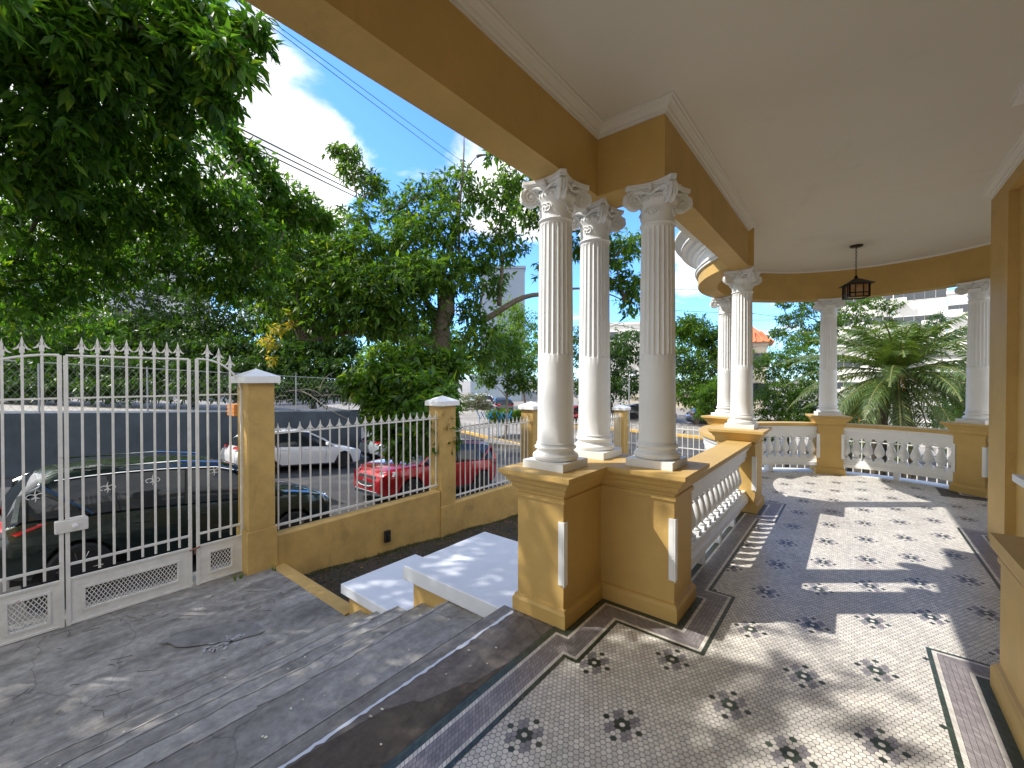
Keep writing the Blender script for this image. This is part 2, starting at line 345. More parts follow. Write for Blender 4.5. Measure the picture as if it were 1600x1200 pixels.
struct(sheet('road', np.linspace(-17.3, -6.2, 24), np.linspace(-14, 14, 57), gz, M['asphalt']))
struct(sheet('cross_road', np.linspace(-46, 34, 81), np.linspace(14, 44, 61), gz, M['asphalt'],
    mask=lambda x, y: not ((y > 21.5 and x < -13.2 - (y-21.5)*.12) or (y > 31))))
# garden inside the fence
def soilz(x, y): return -1.04 - .075*(np.clip(y, 0, 13) - 2.6) + .015*np.sin(x*5.1)*np.cos(y*4.3)
struct(sheet('garden_soil', np.linspace(-5.85, 12, 120), np.linspace(2.3, 13.4, 90), soilz, M['soil']))
struct(sheet('back_garden', np.linspace(-14, 30, 40), np.linspace(13.3, 24, 20), lambda x, y: -1.85+0*x, M['soil'], mask=lambda x, y: x > -4.5))

# far pavement with painted kerb, sweeping round the corner
def kerbline(name, pts, width, label):
    t = [Vector((p[0], p[1])) for p in pts]
    mb, mk = MB(), MB()
    for i in range(len(t)-1):
        a, b = t[i], t[i+1]; d = (b-a).normalized(); n = Vector((-d.y, d.x))
        def q(p, o, dz): w = p + n*o; return (w.x, w.y, float(gz(w.x, w.y)) + dz)
        mk.hexa([q(a,0,-.2), q(b,0,-.2), q(b,.22,-.2), q(a,.22,-.2), q(a,0,.16), q(b,0,.16), q(b,.22,.16), q(a,.22,.16)])
        mb.hexa([q(a,.222,-.2), q(b,.222,-.2), q(b,width,-.2), q(a,width,-.2), q(a,.222,.15), q(b,.222,.15), q(b,width,.15), q(a,width,.15)])
    o = mb.build(name, M['pave']); struct(o)
    k = mk.build('kerb', M['kerb']); struct(k)
kerbline('pavement', [at(600, 650, 36).xy, at(705, 664, 30).xy, at(765, 680, 26).xy, at(836, 702, 23).xy, at(872, 708, 23).xy, at(885, 695, 27).xy, at(900, 680, 33).xy], 4.5, '')
kerbline('pavement', [at(890, 680, 32).xy, at(965, 689, 31).xy, at(1065, 700, 29).xy, at(1110, 707, 28).xy, at(1250, 712, 30).xy], 5, '')

# ================================================================ PORCH FLOOR
fl = MB()
fl.box(-1.503, -6, -.25, 1.4, 6.3, -.003); 
fl.prism([(CX + 1.96*math.cos(a), CY + 1.96*math.sin(a)) for a in np.linspace(0, 2*PI, 72, endpoint=False)], -.25, -.006)
floor = fl.build('floor', M['grout']); struct(floor)
floor['label'] = 'mosaic porch floor of small white hexagon tiles'; 
P6 = .0223
BASE = [(-1.502, -3), (-1.502, 2.295), (-1.42, 2.295), (-1.42, 2.812), (-.887, 2.812), (-.887, 3.22), (-1.05, 3.22), (-1.05, 5.73), (-.883, 5.73), (-.883, 6.2), (-1.3, 6.2)]
BASE_R = [(1.4, 6.35), (1.095, 6.35), (1.095, 3.29), (.566, 3.29), (.566, -3)]
BASE_5 = [(1.22, 9.0), (1.14, 8.86), (1.14, 8.42), (1.9, 8.42)]
def offpath(path, o, side):
    P = [Vector(p) for p in path]; res = []
    for i in range(len(P)):
        def nor(a, c): d = (c-a).normalized(); return Vector((d.y, -d.x))*side
        n1 = nor(P[max(i-1,0)], P[max(i,1)]); n2 = nor(P[min(i, len(P)-2)], P[min(i+1, len(P)-1)])
        mt = (n1+n2)/max(.2, 1+n1.dot(n2)); res.append(P[i] + mt*o)
    return res
border, bbase = MB(), MB()
rows = [0, 0, 1, 2, 2, 2, 2, 2, 1, 3]
def lay_border(path, side, rows):
    o0, o1 = offpath(path, 0, side), offpath(path, len(rows)*P6 - .001, side)
    for i in range(len(path)-1):
        bbase.add([(*o0[i], .0004), (*o0[i+1], .0004), (*o1[i+1], .0004), (*o1[i], .0004)], [(0,1,2,3)])
    for r, k in enumerate(rows):
        a, b = offpath(path, r*P6 + .0009, side), offpath(path, (r+1)*P6 - .0009, side)
        for i in range(len(path)-1):
            L = ((a[i+1]-a[i]).length + (b[i+1]-b[i]).length)/2; n = max(1, round(L/P6)); g = .045
            for j in range(n):
                t0, t1 = (j+g)/n, (j+1-g)/n
                q = [a[i].lerp(a[i+1], t0), a[i].lerp(a[i+1], t1), b[i].lerp(b[i+1], t1), b[i].lerp(b[i+1], t0)]
                border.add([(*p, .0028 + .0003*random.random()) for p in q], [(0,1,2,3)], k)
lay_border(BASE, 1, rows); lay_border(BASE_R, 1, rows)
lay_border(BASE_5, -1, rows[1:])
bbase.build('border_grout', M['grout'], floor)
border.build('border_tiles', [M['tile_olive'], M['tile_white'], M['tile_mauve'], M['tile_green']], floor)
HP, HR = .0266, .02354
FL = set(); 
centres = [(-1.132, 1.509), (-.83, 1.825), (-1.131, 2.131), (-.802, 2.448), (-.473, 2.285)]
for a in range(-3, 9):
    for b in range(-9, 22):
        if (a+b) % 2 == 0:
            x, y = -.503 + .306*a, 3.067 + .306*b
            if y < 2.6 and x < -.3: continue
            centres.append((x, y))
centres += [(-.52, 1.51), (-.52, .9), (-.22, 1.2)]
def snap(x, y):
    j = round(y/HR); i = round((x/HP) - (.5 if j % 2 else 0)); return i, j
patt = [(0, 0, 0)] + [(dx, dy, 1) for dx, dy in ((1,0),(-1,0),(.5,1),(-.5,1),(.5,-1),(-.5,-1))]
for sx in (1, -1):
    for sy in (1, -1):
        patt += [(sx*a, sy*b, 2) for a, b in ((1.5,1),(1,2),(2,2),(1.5,3))]
patt += [(3,0,1), (-3,0,1), (0,4,1), (0,-4,1)]
cell = {}
for (x, y) in centres:
    i, j = snap(x, y)
    for dx, dy, k in patt:
        jj = j + dy; xx = i + (.5 if j % 2 else 0) + dx; ii = round(xx - (.5 if jj % 2 else 0)); cell[(ii, jj)] = k
def infield(x, y, e=.012):
    D = len(rows)*P6 - e
    if x < -1.502 + D: return False
    if x < -1.42 + D and y > 2.295 - D and y < 2.9: return False
    if x < -.887 + D and 2.812 - D < y < 3.22 + D: return False
    if x < -1.05 + D and 3.2 < y < 5.8: return False
    if x < -.883 + D and 5.73 - D < y < 6.2 + D: return False
    if x > .566 - D and y < 3.29 + D: return False
    if x > 1.095 - D and y < 6.35 + D: return False
    if y > 6.2 and (x-CX)**2 + (y-CY)**2 > 1.84**2: return False
    if y > 8.42 - D + .02 and x > 1.14 - D + .02: return False
    if y < .15: return False
    return True
tiles = MB(); hexr = HP/2/math.cos(rad(30)) - .0014
cosn = [(hexr*math.cos(rad(60*k+30)), hexr*1.02*math.sin(rad(60*k+30))) for k in range(6)]
VV, FF, MM = [], [], []
for j in range(int(.1/HR), int(9.2/HR)):
    for i in range(int(-1.5/HP)-1, int(2.0/HP)+1):
        x = (i + (.5 if j % 2 else 0))*HP; y = j*HR
        if not infield(x, y): continue
        b = len(VV); z = .0004*random.random(); tx, ty = random.gauss(0, .012), random.gauss(0, .012)
        for (cx_, cy_) in cosn: VV.append((x+cx_, y+cy_, z + cx_*tx + cy_*ty))
        FF.append(tuple(range(b, b+6))); MM.append(cell.get((i, j), 0))
tiles.v, tiles.f, tiles.m = VV, FF, MM
tiles.build('floor_tiles', [M['tile_white'], M['tile_green'], M['tile_grey']], floor, fix=False)
# concrete apron between mosaic and first step, with worn white line
ap = MB(); ap.box(-1.83, -6, -.12, -1.5025, 2.30, -.001)
apron = ap.build('threshold', M['conc3'], bevel=.01); struct(apron)
random.seed(3)
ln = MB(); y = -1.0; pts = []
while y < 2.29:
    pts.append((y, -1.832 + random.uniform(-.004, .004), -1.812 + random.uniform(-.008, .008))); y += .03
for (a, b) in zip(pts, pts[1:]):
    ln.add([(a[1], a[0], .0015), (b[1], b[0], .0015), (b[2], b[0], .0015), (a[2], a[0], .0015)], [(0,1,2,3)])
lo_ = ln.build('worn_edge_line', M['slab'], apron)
pat = MB(); ppts = [(-1.82,.2),(-1.8,.9),(-1.76,1.2),(-1.73,1.25),(-1.70,1.32),(-1.66,1.34),(-1.62,1.46),(-1.58,1.58),(-1.55,1.6),(-1.53,1.75),(-1.505,1.85),(-1.503,.2)]
M['conc4'] = concrete('dark_patched_concrete', (.10, .078, .056), (.06, .045, .032), (.15, .12, .09))
pat.add([(x, y, .0012) for x, y in ppts], [tuple(range(len(ppts)))]); pat.build('dark_patch', M['conc4'], apron)

# ================================================================ STEPS AND LANDING
st = thing('entrance_steps', 'worn grey concrete steps running down from porch to gate landing', 'steps', (-2.5, 0, 0))
SX = [-1.90, -2.20, -2.50, -2.83, -3.18, -3.46, -3.80]; SZ = [0, -.145, -.28, -.42, -.555, -.675, -.80]
for k in range(1, 6):
    mb = MB(); n = 60; rowsA = []
    # worn nosing line
    ysn = np.linspace(-6, 2.30, n); 
    jit = R.normal(0, .006, n)
    x_in = SX[k] + .36 ; zt = SZ[k]
    for a in range(n-1):
        y0, y1 = ysn[a], ysn[a+1]; xa, xb = SX[k] - 0.01 + jit[a] - .30, SX[k] - .01 + jit[a+1] - .30
        xa, xb = SX[k+1] + .0 + jit[a], SX[k+1] + .0 + jit[a+1]
        xi = SX[k] + .10
        mb.hexa([(xa,y0,zt-.26),(xi,y0,zt-.26),(xi,y1,zt-.26),(xb,y1,zt-.26),(xa,y0,zt-.012),(xi,y0,zt),(xi,y1,zt),(xb,y1,zt-.012)])
    o = mb.build('step', M['conc2'], st, loc=(2.5, 0, 0))
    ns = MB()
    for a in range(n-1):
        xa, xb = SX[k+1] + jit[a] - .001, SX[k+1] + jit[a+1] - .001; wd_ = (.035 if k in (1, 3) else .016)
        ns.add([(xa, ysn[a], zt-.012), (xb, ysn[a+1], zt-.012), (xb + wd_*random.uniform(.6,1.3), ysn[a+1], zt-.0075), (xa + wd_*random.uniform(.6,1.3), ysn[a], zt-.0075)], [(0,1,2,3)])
    ns.build('worn_highlight_nosing', M['nosing'], o)  # paler strip: worn edge with a highlight put into its colour
mb = MB(); mb.box(-1.925, -6, -.145, -1.8305, 2.30, -.004); mb.build('step', M['conc2'], st, loc=(2.5,0,0))
lm = MB(); n = 40
lx = np.linspace(-6.4, -3.70, 30); ly = np.linspace(-6, 2.27, 60)
land = sheet('landing', lx, ly, lambda x, y: -.803 + .004*np.sin(x*7)*np.cos(y*5), M['conc']); struct(land)
e = MB(); e.box(-6.4, -6, -1.2, -3.72, 2.268, -.83); e.build('landing_base', M['conc'], land)
# debris and stains on the landing
sn = MB(); c0 = onz = at(380, 990, 3); 
def blob(mb, cx, cy, rx, ry, z, n=26, jag=.12, rot=0):
    vs = []
    for k in range(n):
        a = 2*PI*k/n; r = 1 + random.uniform(-jag, jag); x, y = rx*r*math.cos(a), ry*r*math.sin(a)
        vs.append((cx + x*math.cos(rot) - y*math.sin(rot), cy + x*math.sin(rot) + y*math.cos(rot), z))
    mb.add(vs, [tuple(range(n))])
def pz(u, v, z):
    d = dir_px(u, v); t = (z-EYE)/d.z; return Vector((0,0,EYE)) + d*t
p = pz(335, 992, -.8); blob(sn, p.x, p.y, .42, .17, -.794, rot=.9); sn.build('dark_patch', M['conc4'] if False else mat('grey_patch', (.20,.195,.185), rough=.85, var=.3, vscale=8, bump=.4), land)
sn = MB()
for k in range(22):
    p = pz(378 + random.gauss(0, 9) - k*2.2, 993 + k*1.2 + random.gauss(0,1.5), -.8); blob(sn, p.x, p.y, .012, .03, -.793, n=9, jag=.5, rot=random.random()*3)
sn.build('paint_splash', mat('faded_splash', (.42,.42,.42), rough=.8), land)
tw = MB()
for k in range(60):
    x, y = random.uniform(-5.9, -3.9), random.uniform(-1.5, 2.2); a = random.random()*PI; L = random.uniform(.03, .16)
    tw.tube([(x, y, -.793), (x+L*.5*math.cos(a), y+L*.5*math.sin(a), -.785), (x+L*math.cos(a+.3), y+L*math.sin(a+.3), -.793)], .0028, 4)
o = tw.build('twigs', M['bark']); tag(o, 'thin dry twigs scattered on the grey landing', 'twigs', kind='stuff')
pt = MB()
for k in range(70):
    kx = random.choice(range(1, 6)); x = random.uniform(SX[kx+1]+.03, SX[kx]-.01) if random.random() < .75 else random.uniform(-1.8,-1.52); z = SZ[kx] if x < -1.85 else .002
    y = random.uniform(-.3, 2.2); blob(pt, x, y, random.uniform(.004,.011), random.uniform(.004,.009), z+.006, n=7, jag=.3)
o = pt.build('fallen_petals', M['petal']); tag(o, 'small pale petals fallen on the concrete steps', 'petals', kind='stuff')
# cheek blocks with white slabs beside the steps
for (x0, x1, zt, y1, h, lab, name) in [(-3.06, -1.835, -.022, 3.33, .125, 'upper white slab block beside the steps against the yellow pedestal', 'stair_block'),
                                 (-4.10, -2.90, -.502, 3.23, .10, 'lower white slab block beside the bottom steps next to the garden', 'stair_block')]:
    t = thing(name, lab, 'stair block', (x0, 2.3, -1.2), group='stair side blocks')
    a = MB(); a.box(x0, 2.27, zt-h, x1, y1, zt); a.build('slab', M['slab'], t, loc=(-x0, -2.3, 1.2), bevel=.008)
    b = MB(); b.box(x0+.10, 2.31, -1.3, x1-.004 if x0 < -3.5 else -1.85, y1-.06, zt-h); b.build('wall', M['yellow_out'], t, loc=(-x0, -2.3, 1.2))
lg = MB(); lg.box(-5.78, 2.27, -1.3, -4.03, 2.43, -.80)
tag(lg.build('kerb_ledge', M['yellow_out'], bevel=.008), 'low yellow ledge edging the landing beside the garden', 'ledge')
bk = MB()
for k in range(5): 
    bk.obox((-4.18 - .08*k, 2.62 + .09*(k % 2), -1.0), (.2, .09, .06), Matrix.Rotation(.3*k, 3, 'Z'))
tag(bk.build('brick_rubble', M['brick'], bevel=.006), 'broken red bricks lying in the garden behind the lower white slab', 'bricks', kind='stuff')

# ================================================================ THE HOUSE (porch)
house = thing('porch_house', 'yellow house porch with white fluted columns and a round end', 'house', (0, 4, 0))
HL = (0, -4, 0)
def hb(mb, name, m, smooth=False, bevel=0, parent=None, label=None):
    o = mb.build(name, m, parent or house, smooth=smooth, loc=HL if (parent is None or parent == house) else None, bevel=bevel)
    if label: o['label'] = label
    return o
# -- foundation below the floor
fd = MB(); fd.box(-1.835, 2.301, -2.6, -.9, 6.2, -.26); fd.box(-1.80, -6, -2.6, 4, 2.3, -.26); fd.box(-.9, 2.3, -2.6, 4, 6.2, -.26)
fd.prism([(CX + 2.12*math.cos(a), CY + 2.12*math.sin(a)) for a in np.linspace(0, 2*PI, 72, endpoint=False)], -2.6, -.262)
hb(fd, 'foundation', M['yellow_out'])
# -- white ledge under the balustrades
sl_ = MB(); sl_.box(-1.36, 3.2, -.2, -1.0495, 5.75, -.0015); sl_.sweep(arc(CX, CY, 1.835, 225, 20, 60), [(0,-.2),(0,.004),(-.30,.004),(-.30,-.2)], side=1)
hb(sl_, 'white_ledge', M['slab'])
# -- pedestals (profile swept round a closed outline)
PED = [(.028,0),(.028,.085),(.022,.095),(.016,.105),(.016,.112),(0,.12),(0,.795),(.012,.797),(.012,.825),(.004,.828),(.004,.845),(.02,.852),(.03,.87),(.034,.89),(.05,.90),(.062,.925),(.085,.945),(.085,.955),(.098,.957),(.098,.985)]
def pedestal(path, corners, rot=0, c=(0,0)):
    mb = MB(); mb.sweep(path, PED, closed=True, captop=True, capbot=True)
    o = hb(mb, 'pedestal', M['yellow'])
    for (x, y, sx, sy) in corners:
        s = MB(); t = .012; w = .034
        s.hexa([(x-sx*w*.0, y-sy*w, .27),(x+sx*t, y-sy*w, .27),(x+sx*t, y+sy*t, .255),(x-sx*w*.0, y+sy*t, .27),(x, y-sy*w, .68),(x+sx*t, y-sy*w, .68),(x+sx*t, y+sy*t, .68),(x, y+sy*t, .68)])
        s.hexa([(x-sx*w, y, .27),(x, y, .27),(x, y+sy*t, .27),(x-sx*w, y+sy*t, .27),(x-sx*w, y, .68),(x, y, .68),(x, y+sy*t, .68),(x-sx*w, y+sy*t, .68)])
        s.build('corner_strip', M['white'], o, bevel=.003)
    return o
def cw(pts): # clockwise so offset to left (side=-1)... ensure outward
    return pts
b_ = .028
L_path = [(-1.82, 2.295+b_), (-1.82, 3.22), (-.887-b_, 3.22-b_+.028), (-.887-b_, 2.812+b_), (-1.42-b_, 2.812+b_), (-1.42-b_, 2.295+b_)]
def outward(path):
    A = sum(path[i-1][0]*path[i][1] - path[i][0]*path[i-1][1] for i in range(len(path)))
    return path if A > 0 else path[::-1]      # counter-clockwise: right-hand offset points outward
pedestal(outward(L_path), [(-1.42-b_, 2.295+b_, 1, -1), (-.887-b_, 2.812+b_, 1, -1)])
def square(cx, cy, h, a=0):
    c, s = math.cos(a), math.sin(a)
    return [(cx + (x*c - y*s)*h, cy + (x*s + y*c)*h) for x, y in ((-1,-1),(1,-1),(1,1),(-1,1))]
COLS = [(-1.644, 2.53, 0), (-1.64, 3.10, 0), (-1.105, 3.04, 0), (-1.115, 6.06, 0)]
pedestal(outward([(-1.32, 5.73+b_), (-.883-b_, 5.73+b_), (-.883-b_, 6.24), (-1.32, 6.24)]), [(-.883-b_, 5.73+b_, 1, -1)])
ring = []
for (x, y) in [(-1.68, 7.83), (-.345, 9.10), (1.37, 8.75), (2.05, 7.0)]:
    a = math.atan2(y-CY, x-CX); ring.append((x, y, a))
    mb = MB(); mb.sweep(outward(square(0, 0, .178)), PED, closed=True, captop=True, capbot=True)
    o = mb.build('pedestal', M['yellow'], house, loc=(x, y-4, 0)); o.rotation_euler = (0, 0, a)
    for sy in (-1, 1):
        s = MB(); q = .178; s.box(-q-.012, sy*q - (.03 if sy > 0 else 0), .27, -q, sy*q + (.03 if sy < 0 else 0), .68); s.box(-q-.012, sy*q if sy > 0 else sy*q-.012, .27, -q+.034, sy*q+.012 if sy > 0 else sy*q, .68)
        s.build('corner_strip', M['white'], o, bevel=.003)
    COLS.append((x, y, a))
# -- column: plinth+base, fluted shaft, capital
def shaft_mesh():
    NF, S = 22, 6; n = NF*S; zs = [1.155, 1.17, 1.3, 1.5, 1.70, 1.772, 1.776, 1.782, 1.80, 1.83, 1.9, 2.1, 2.3, 2.5, 2.6, 2.645, 2.662, 2.672, 2.676, 2.70]
    vs, fs = [], []
    for z in zs:
        t = (z-1.155)/(2.70-1.155); r = .1275 - .0135*t**1.4; 
        if z <= 1.156: r += .008
        dep = 0 if (z < 1.775 or z > 2.674) else (.7 if z < 1.777 else (1 if z < 2.65 else (.75 if z < 2.665 else .35)))
        for k in range(n):
            a = 2*PI*k/n; ph = (k % S)/S; f = 0 if ph == 0 else math.sin(PI*min(1, max(0, (ph-.04)/.92)))**.6
            rr = r - .0105*f*dep; vs.append((rr*math.cos(a), rr*math.sin(a), z))
    for i in range(len(zs)-1):
        for k in range(n): k2 = (k+1) % n; fs.append((i*n+k, i*n+k2, (i+1)*n+k2, (i+1)*n+k))
    mb = MB(); mb.v, mb.f, mb.m = vs, fs, [0]*len(fs); return mb.mesh('shaft', M['white'], smooth=True)
def base_mesh():
    mb = MB(); mb.box(-.165,-.165,.9855,.165,.165,1.04)
    pr = [(.150,1.0401)]
    for k in range(9): a = -PI/2 + PI*k/8; pr.append((.140 + .022*math.cos(a), 1.064 + .023*math.sin(a)))
    pr += [(.140,1.090),(.140,1.094),(.132,1.098),(.129,1.106),(.132,1.114),(.138,1.116)]
    for k in range(7): a = -PI/2 + PI*k/6; pr.append((.138 + .010*math.cos(a), 1.127 + .010*math.sin(a)))
    pr += [(.136,1.139),(.136,1.143),(.1305,1.150),(.1275,1.158)]
    mb.lathe(pr, n=64); return mb.mesh('base', M['white'], smooth=True)
def capital_mesh():
    mb = MB()
    mb.lathe([(.114,2.69),(.122,2.694),(.126,2.702),(.122,2.711),(.114,2.714),(.113,2.73),(.114,2.80),(.118,2.83),(.130,2.845),(.134,2.86),(.130,2.872),(.12,2.88),(.12,2.90)], n=48)
    for k in range(26):  # egg and dart
        a = 2*PI*k/26; mb.lathe([(.001,-.014),(.006,-.010),(.009,0),(.007,.009),(.001,.013)], c=(.133*math.cos(a), .133*math.sin(a), 2.862), n=6)
    def abacus(h, z0, z1, ins):
        pts = []
        for q in range(4):
            a0 = PI/4 + q*PI/2; a1 = a0 + PI/2
            c0 = Vector((math.cos(a0), math.sin(a0)))*h*math.sqrt(2); c1 = Vector((math.cos(a1), math.sin(a1)))*h*math.sqrt(2)
            d = (c1-c0).normalized(); nn = Vector((d.y, -d.x)); cut = .028
            for s in np.linspace(0, 1, 13):
                p = (c0 + d*cut).lerp(c1 - d*cut, s); sag = 4*s*(1-s)*.040; p = p - nn*sag*1.0
                pts.append((p.x*(1-ins), p.y*(1-ins)))
        mb.prism(pts, z0, z1)
    abacus(.182, 2.948, 2.9702, 0); abacus(.172, 2.936, 2.948, .0); abacus(.158, 2.905, 2.936, .0)
    for q in range(4):
        a = PI/4 + q*PI/2; D = Vector((math.cos(a), math.sin(a), 0)); T = Vector((-D.y, D.x, 0)); c = D*.178 + Vector((0,0,2.868))
        # scroll drum, its plane holds the diagonal and the vertical
        mb.lathe([(.030,-.015),(.052,-.015),(.056,-.024),(.064,-.022),(.064,-.014),(.052,-.005),(.048,0),(.052,.005),(.064,.014),(.064,.022),(.056,.024),(.052,.015),(.030,.015)], c=c, n=28, axis=T)
        for s in (1, -1):
            pts = []; rs = []
            for k in range(60):
                t = k/59; ang = PI*.55 + t*2*PI*2.1; rr = .056*(1-t)**1.0 + .006
                pts.append(c + T*s*.018 + (D*math.cos(ang)*-1 + Vector((0,0,1))*math.sin(ang))*rr); rs.append(.0085*(1-.45*t))
            mb.tube(pts, rs, 6)
            mb.lathe([(.001,-.006),(.013,-.004),(.014,0),(.010,.006),(.001,.010)], c=c + T*s*.022, n=12, axis=T*s)
            # band running from the scroll to the middle of the face
            m0 = c + T*s*.022 + Vector((0,0,.052)); ax = a + s*PI/4; mid = Vector((math.cos(ax), math.sin(ax), 0))*.136 + Vector((0,0,2.905))
            mb.tube([m0, m0.lerp(mid, .4) + Vector((0,0,.004)), mid.lerp(m0, .2) + Vector((0,0,-.010)), mid + Vector((0,0,-.016))], [.007,.009,.009,.006], 6)
        # acanthus tongue on the corner
        for w_ in (-.016, 0, .016):
            mb.tube([D*.20+T*w_*.6+Vector((0,0,2.935)), D*.243+T*w_+Vector((0,0,2.90)), D*.247+T*w_*1.2+Vector((0,0,2.862)), D*.236+T*w_*1.3+Vector((0,0,2.832))], [.006,.009,.009,.005], 6)
        # rosette scroll on each face
        ax = q*PI/2; O = Vector((math.cos(ax), math.sin(ax), 0)); T2 = Vector((-O.y, O.x, 0)); cc_ = O*.119 + Vector((0,0,2.775))
        for s in (1, -1):
            pts = [cc_ + T2*s*.012 + (T2*math.cos(k*.42)*s + Vector((0,0,1))*math.sin(k*.42))*(.030*(1-k/26)+.004) - O*.004*abs(k/26) for k in range(24)]
            mb.tube(pts, .0052, 5)
        mb.lathe([(.001,-.005),(.012,0),(.010,.006),(.001,.010)], c=cc_, n=12, axis=O)
        mb.tube([O*.119+T2*.0+Vector((0,0,2.925)), O*.150+Vector((0,0,2.935)), O*.150+Vector((0,0,2.955))], [.012,.018,.012], 8)
    return mb.mesh('capital', M['white'], smooth=True)
ms, mbs, mcp = shaft_mesh(), base_mesh(), capital_mesh()
for (x, y, a) in COLS:
    c = inst('column', ms, house, (x, y-4, 0), a); inst('base', mbs, c); inst('capital', mcp, c)
# -- balustrades
def baluster_mesh():
    mb = MB(); z = lambda q: .25 + q*.37
    mb.box(-.045,-.045,z(0),.045,.045,z(.10)); mb.box(-.042,-.042,z(.93),.042,.042,z(1.0))
    pr = [(.030,.10),(.040,.115),(.040,.135),(.026,.16),(.024,.20),(.038,.26),(.055,.34),(.058,.40),(.052,.50),(.038,.64),(.027,.76),(.024,.82),(.034,.835),(.036,.86),(.026,.88),(.028,.905),(.036,.93)]
    mb.lathe([(r, z(q)) for r, q in pr], n=20); return mb.mesh('baluster', M['white'], smooth=True)
bme = baluster_mesh()
def rails(path, side, parent_loc=HL):
    r = MB(); r.sweep(path, [(-.115,.80),(.115,.80),(.135,.81),(.135,.852),(-.135,.852),(-.135,.81),(-.115,.80)], side=side)
    main = r.build('balustrade', M['yellow'], house, loc=HL)
    w = MB(); w.sweep(path, [(-.062,.62),(.062,.62),(.062,.655),(.075,.66),(.075,.735),(.088,.74),(.10,.765),(.10,.7995),(-.10,.7995),(-.10,.765),(-.088,.74),(-.075,.735),(-.075,.66),(-.062,.655),(-.062,.62)], side=side)
    w.build('top_rail', M['white'], main)
    b = MB(); b.sweep(path, [(-.095,.125),(.095,.125),(.095,.18),(.08,.19),(.075,.215),(.062,.22),(.062,.25),(-.062,.25),(-.062,.22),(-.075,.215),(-.08,.19),(-.095,.18),(-.095,.125)], side=side)
    b.build('bottom_rail', M['white'], main); return main
m_ = rails([(-1.075, 3.19), (-1.075, 5.76)], 1)
for k in range(14): inst('baluster', bme, m_, (-1.075, 3.19 + .19 + k*.168, 0))
for yy in (3.9, 4.5, 5.1):
    s = MB(); s.box(-1.15, yy-.035, -.001, -1.0, yy+.035, .126); s.build('rail_support', M['white'], m_)
def arc_bal(a0, a1):
    L = abs(a1-a0)*PI/180*RC; m = rails(arc(CX, CY, RC-.02, a0, a1, 24), 1); n = max(2, int(L/.135))
    for k in range(n):
        a = rad(a0 + (a1-a0)*(k+.5)/n); inst('baluster', bme, m, (CX + (RC-.02)*math.cos(a), CY + (RC-.02)*math.sin(a), 0), a, scale=(1.22,1.22,1))
    am = rad((a0+a1)/2); s = MB(); s.obox((CX+(RC-.02)*math.cos(am), CY+(RC-.02)*math.sin(am), .06), (.14,.07,.13), Matrix.Rotation(am, 3, 'Z')); s.build('rail_support', M['white'], m)
ang = [math.degrees(a) for (_, _, a) in ring]
dA = 5.2
arc_bal(220, ang[0]+dA); arc_bal(ang[0]-dA, ang[1]+dA); arc_bal(ang[1]-dA, ang[2]+dA); arc_bal(ang[2]-dA, ang[3]+dA)
# -- beams
bm_ = MB(); x_o, x_i = -1.723, -1.498
bm_.box(x_o, -6, ZS, x_i, 2.877, ZF+.06)
hb(bm_, 'beam', M['yellow'])
bm2 = MB(); bm2.prism([(-1.723, 2.8775), (-1.0, 2.8775), (-1.0, 5.95), (-1.03, 6.22), (-1.22, 6.27), (-1.195, 5.9), (-1.195, 3.18), (-1.723, 3.18)], ZS, ZF+.06)
hb(bm2, 'beam', M['yellow'])
bm3 = MB(); bm3.sweep(arc(CX, CY, RI, 232, -20, 90), [(0,ZS+.004),(0,ZF+.058),(-.26,ZF+.058),(-.26,ZS+.004),(0,ZS+.004)], side=1)
hb(bm3, 'curved_beam', M['yellow'], smooth=True)
# -- ceiling, crown moulding, roof
ce = MB(); ce.box(-1.70, -6, ZC+.0, 4, 6.6, ZC+.5); ce.prism([(CX + 2.0*math.cos(a), CY + 2.0*math.sin(a)) for a in np.linspace(0, 2*PI, 72, endpoint=False)], ZC+.003, ZC+.49)
hb(ce, 'ceiling', M['ceil'])
cpr = [(0, ZF-.012), (.012, ZF-.012), (.014, ZF+.004), (.028, ZF+.008), (.034, ZF+.022), (.052, ZF+.036), (.066, ZF+.042), (.070, ZF+.050), (.086, ZF+.052), (.086, ZF+.0605), (0, ZF+.0605)]
cm = MB(); cm.sweep([(x_i, -5), (x_i, 2.877), (-1.0, 2.877), (-1.0, 5.9)], cpr, side=1)
hb(cm, 'crown_moulding', M['crown'])
cm = MB(); cm.sweep([(1.06, 6.3), (1.06, 3.9), (1.06, -5)], cpr, side=1); hb(cm, 'crown_moulding', M['crown'])
cm = MB(); cm.sweep(arc(CX, CY, RI, 205, 5, 60), [(0, ZF+.03),(.010, ZF+.034),(.02, ZF+.0605),(0,ZF+.0605)], side=1); hb(cm, 'crown_moulding', M['ceil'])
tm = MB(); q = pz(1583, 155, ZC); tm.box(q.x, q.y-.02, ZC-.03, 3, q.y+.045, ZC+.001); tm.box(q.x-.0, q.y-4, ZC-.0305, q.x+.06, q.y-.0205, ZC+.001); hb(tm, 'ceiling_moulding', M['white'])
co = MB()
cor = [(0,ZS+.16),(.03,ZS+.165),(.03,ZS+.19),(.045,ZS+.20),(.045,ZS+.215),(.0,ZS+.22),(.0,ZS+.36),(.03,ZS+.365),(.04,ZS+.39),(.08,ZS+.40),(.09,ZS+.43),(.14,ZS+.45),(.16,ZS+.49),(.22,ZS+.50),(.22,ZS+.515),(.24,ZS+.52),(.24,ZS+.56),(.28,ZS+.58),(.31,ZS+.63),(.33,ZS+.64),(.33,ZS+.67),(0,ZS+.68)]
co.sweep(arc(CX, CY, RI+.261, 226, -20, 80), cor, side=-1)
o = hb(co, 'cornice', M['white'], smooth=True)
